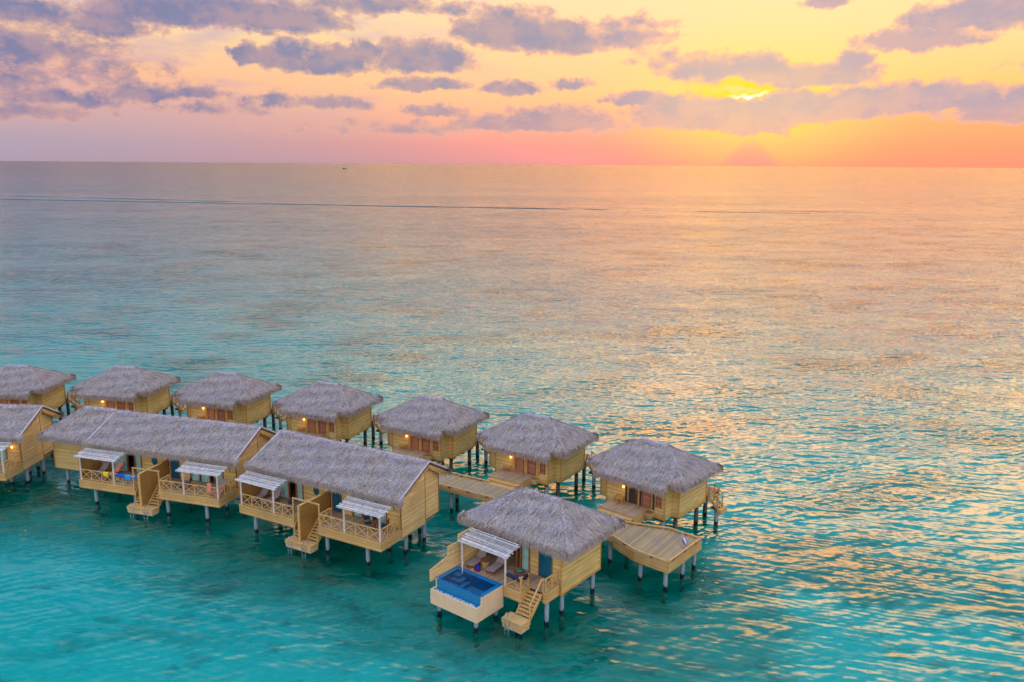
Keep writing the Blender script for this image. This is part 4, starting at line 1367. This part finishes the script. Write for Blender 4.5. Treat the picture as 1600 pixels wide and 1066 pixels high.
def build_heron():
    root = thing('heron', 'pale grey wading bird standing at the right edge of the platform', 'bird', (12.05, 53.75, 1.953), 120)
    mb = MB()
    # one continuous body: tail, breast, S neck, head
    pts = [(-.30, 0, .30), (-.22, 0, .40), (-.12, 0, .52), (.0, 0, .66), (.08, 0, .78), (.12, 0, .88), (.10, 0, .97), (.09, 0, 1.06), (.13, 0, 1.14), (.19, 0, 1.16), (.25, 0, 1.15)]
    mb.tube(pts, [.03, .09, .13, .13, .09, .06, .045, .04, .042, .05, .025], 10)
    mb.build('body', M['feather'], root, True)
    for s in (-1, 1):
        w = MB(); w.tube([(.03, s * .10, .74), (-.10, s * .13, .58), (-.24, s * .08, .40), (-.34, s * .03, .27)], [.05, .07, .05, .015], 8)
        w.build('wing', M['feather_dark'], root, True)
        l = MB(); l.tube([(-.02, s * .05, .50), (.02, s * .05, .26), (-.01, s * .05, .02), (.07, s * .05, .0)], [.022, .014, .012, .012], 6)
        l.build('leg', M['beak'], root)
    b = MB(); b.tube([(.24, 0, 1.15), (.33, 0, 1.14), (.40, 0, 1.125)], [.022, .014, .004], 6); b.build('beak', M['beak'], root)
    c = MB(); c.tube([(.21, 0, 1.19), (.11, 0, 1.20), (.0, 0, 1.15)], [.02, .015, .004], 6); c.build('crest', M['feather_dark'], root)
    root.scale = (.88, .88, .88)

def build_boat():
    root = thing('boat', 'tiny dark boat far out near the horizon', 'boat', (-783, 3950, 0), 10)
    hull = MB()
    secs = [(-11, 1.2, 1.6), (-7, 2.4, 1.8), (0, 2.8, 1.8), (6, 2.2, 2.4), (10, .6, 3.4), (11.5, .1, 4.0)]
    vs = []
    for x, hw, top in secs:
        vs += [(x, -hw, top), (x, -hw * .6, -.4), (x, hw * .6, -.4), (x, hw, top)]
    fs = []
    for i in range(len(secs) - 1):
        a, b = 4 * i, 4 * i + 4
        fs += [(a, a + 1, b + 1, b), (a + 1, a + 2, b + 2, b + 1), (a + 2, a + 3, b + 3, b + 2), (a + 3, a, b, b + 3)]
    fs += [(3, 2, 1, 0), (20, 21, 22, 23)]
    hull.add(vs, fs)
    hull.build('hull', M['hull'], root)
    root.scale = (.95, .95, .95)
    c = MB(); c.box(-8.5, -1, -2, 2, 1.7, 6.2); c.box(-8.9, -.4, -2.3, 2.3, 6.21, 6.6); c.box(-5, -4.6, -.2, .2, 6.6, 9)
    c.build('cabin', M['hull'], root)

def build_props():
    D1, D2, D3 = (p for p, _ in LONG_POSES)
    fl = 2.103
    rail = fl + .93
    drape('towel', 'yellow', D2, 2.75, .05, rail, .5, .36, .3, 'yellow towel over the left railing of the middle long villa')
    drape('towel', 'blue', D2, 4.25, .05, rail + .0, .75, .26, .3, 'royal blue towel over the railing right of the yellow towel')
    drape('towel', 'cyan', D2, 4.95, .05, rail + .0, .55, .42, .3, 'sky blue towel hanging low over the railing beside the royal blue one')
    drape('towel', 'pale_blue', D2, 5.55, .04, 3.06, .3, .22, .3, 'pale blue cloth on the gate post left of the boarded divider wall')
    drape('towel', 'pink', D2, 12.75, .05, rail + .25, .36, .8, .3, 'coral pink towel hanging by the right canopy post of the middle long villa')
    o = heap('beach_bag', 'pink', pose(D2, 13.25, .45, fl), .3, .55, 'pink beach bag on the deck corner of the middle long villa', 'bag', 3)
    # towel on the lounger
    t = MB(); t.beam((0, .28, .40), (0, .94, .93), .5, .03); t.beam((0, -.2, .375), (0, .28, .375), .5, .02)
    tw = t.build('towel', M['pink'], None); tw.location = pose(D2, 2.2, 1.35, fl); tw.rotation_euler = (0, 0, R(D2[2] - 6))
    tag(tw, 'salmon pink towel spread on the lounger behind the inner canopy post', 'towel')
    # pool villa
    root = thing('basket', 'round woven basket between the two loungers by the pool', 'basket', pose(PV, 2.0, 1.15, fl), 0)
    b = MB(); b.tube([(0, 0, 0), (0, 0, .25), (0, 0, .55)], [.24, .27, .31], 16); b.build('body', M['wicker'], root)
    b = MB(); b.tube([(0, 0, .53), (0, 0, .60)], [.33, .33], 16); b.build('rim', M['brown'], root)
    heap('beach_bag', 'violet', pose(PV, 1.75, .62, fl), .26, .3, 'violet beach bag on the deck behind the plunge pool', 'bag', 5)
    heap('cloth', 'pink', pose(PV, 1.55, .36, fl), .14, .12, 'small pink cloth next to the violet bag', 'cloth', 6)
    drape('towel', 'navy', PV, 5.1, .14, rail, .95, .2, .35, 'dark navy towel over the front rail corner of the pool villa')
    drape('towel', 'black', PV, 5.7, .6, rail, .45, .25, .3, 'black swimwear hung on the side rail beside the navy towel', 'swimwear', along=(0, 1))
    round_table(PV, 4.75, 1.25, fl, .38, .55, 'round wooden side table holding a teal bowl on the pool deck')
    bo = MB(); bo.tube([(0, 0, 0), (0, 0, .05), (0, 0, .12)], [.07, .14, .19], 14)
    bw = bo.build('bowl', M['teal'], None, True); bw.location = pose(PV, 4.75, 1.25, fl + .551); tag(bw, 'teal bowl on the round table of the pool deck', 'bowl')
    # nearest long villa
    round_table(D1, 1.35, 1.0, fl, .26, .42, 'small brown table between the two loungers of the nearest long villa')
    round_table(D1, 12.0, 1.5, fl, .34, .62, 'round brown table on the right deck of the nearest long villa')
    chair(D1, 11.4, 1.4, fl, 60, 'dark chair left of the round table on the right deck of the nearest long villa', 'brown', 'navy', 'dark deck chairs')
    chair(D1, 12.7, 1.6, fl, -70, 'dark chair right of the round table on the right deck of the nearest long villa', 'brown', 'navy', 'dark deck chairs')
    chair(D1, 4.6, .75, fl, 40, 'dark chair near the divider on the left deck of the nearest long villa', 'brown', 'navy', 'dark deck chairs')
    round_table(D2, 9.0, .9, fl, .34, .6, 'round brown table behind the crossed railing of the middle long villa')
    chair(D2, 9.8, 1.1, fl, -70, 'dark chair beside the round table on the middle long villa', 'brown', 'navy', 'dark deck chairs')
    heap('towel', 'navy', pose(D1, 5.0, 1.3, fl), .3, .25, 'dark blue towel heap on the left deck of the nearest long villa', 'towel', 9)
    heap('cloth', 'teal', pose(D2, 8.7, 1.5, fl), .25, .2, 'teal cloth on the deck floor by the glass door of the middle long villa', 'cloth', 12)
    # chair on the porch of the last villa
    P7 = VILLA_POSES[0][0]
    chair(P7, 3.0, -1.75, 2.283, 200, 'wooden chair on the porch by the open door of the villa behind the platform')

# ------------------------------------------------------------------ go
def main():
    build_materials()
    M['jetty'] = jetty_boards()
    make_camera()
    build_world()
    build_sun()
    build_water()
    build_water_villas()
    build_long_villas()
    build_annexe()
    build_pool_villa()
    build_jetty()
    build_loungers()
    build_props()
    build_heron()
    build_boat()
    S.view_settings.view_transform = 'Standard'
    S.view_settings.look = 'None'
    S.view_settings.exposure = 0.12
    S.view_settings.gamma = 1.0
    S.cycles.use_denoising = True
    S.cycles.use_adaptive_sampling = True
    S.cycles.adaptive_threshold = 0.025
    S.cycles.max_bounces = 7
    S.cycles.diffuse_bounces = 3
    S.cycles.glossy_bounces = 3
    S.cycles.transmission_bounces = 5
    S.cycles.caustics_refractive = True
    S.cycles.caustics_reflective = True
    S.cycles.sample_clamp_indirect = 6.0
    S.cycles.sample_clamp_direct = 12.0

def jetty_boards():
    """boards laid across the walkway: the board index runs along the jetty's direction"""
    m, n, p, out = material('jetty_boards')
    oc = obj_coord(n)
    x, y, z = n.sep(n.mapping(oc, rot=(0, 0, R(35))))
    q = n.math('DIVIDE', x, 0.18)
    fl, fr = n.math('FLOOR', q), n.math('FRACT', q)
    wn = n.node('ShaderNodeTexWhiteNoise', noise_dimensions='1D'); n.put(wn.inputs['W'], fl)
    c = n.mix(wn.outputs['Value'], lin(166, 138, 98), lin(180, 150, 108))
    c = n.mix(n.smooth(n.noise(n.mapping(oc, rot=(0, 0, R(35)), scale=(1, .35, 1)), .9, 5, .65), .42, .7), c, lin(152, 134, 112))
    edge = n.math('MINIMUM', n.smooth(fr, 0, .08), n.smooth(fr, 1, .92))
    k = n.math('MULTIPLY', n.math('MULTIPLY_ADD', edge, .4, .6), n.math('MULTIPLY_ADD', wn.outputs['Value'], .2, .9))
    c = n.mix(1.0, c, n.comb(k, k, k), 'MULTIPLY')
    n.put(p.inputs['Base Color'], c)
    p.inputs['Roughness'].default_value = .7
    return m

main()
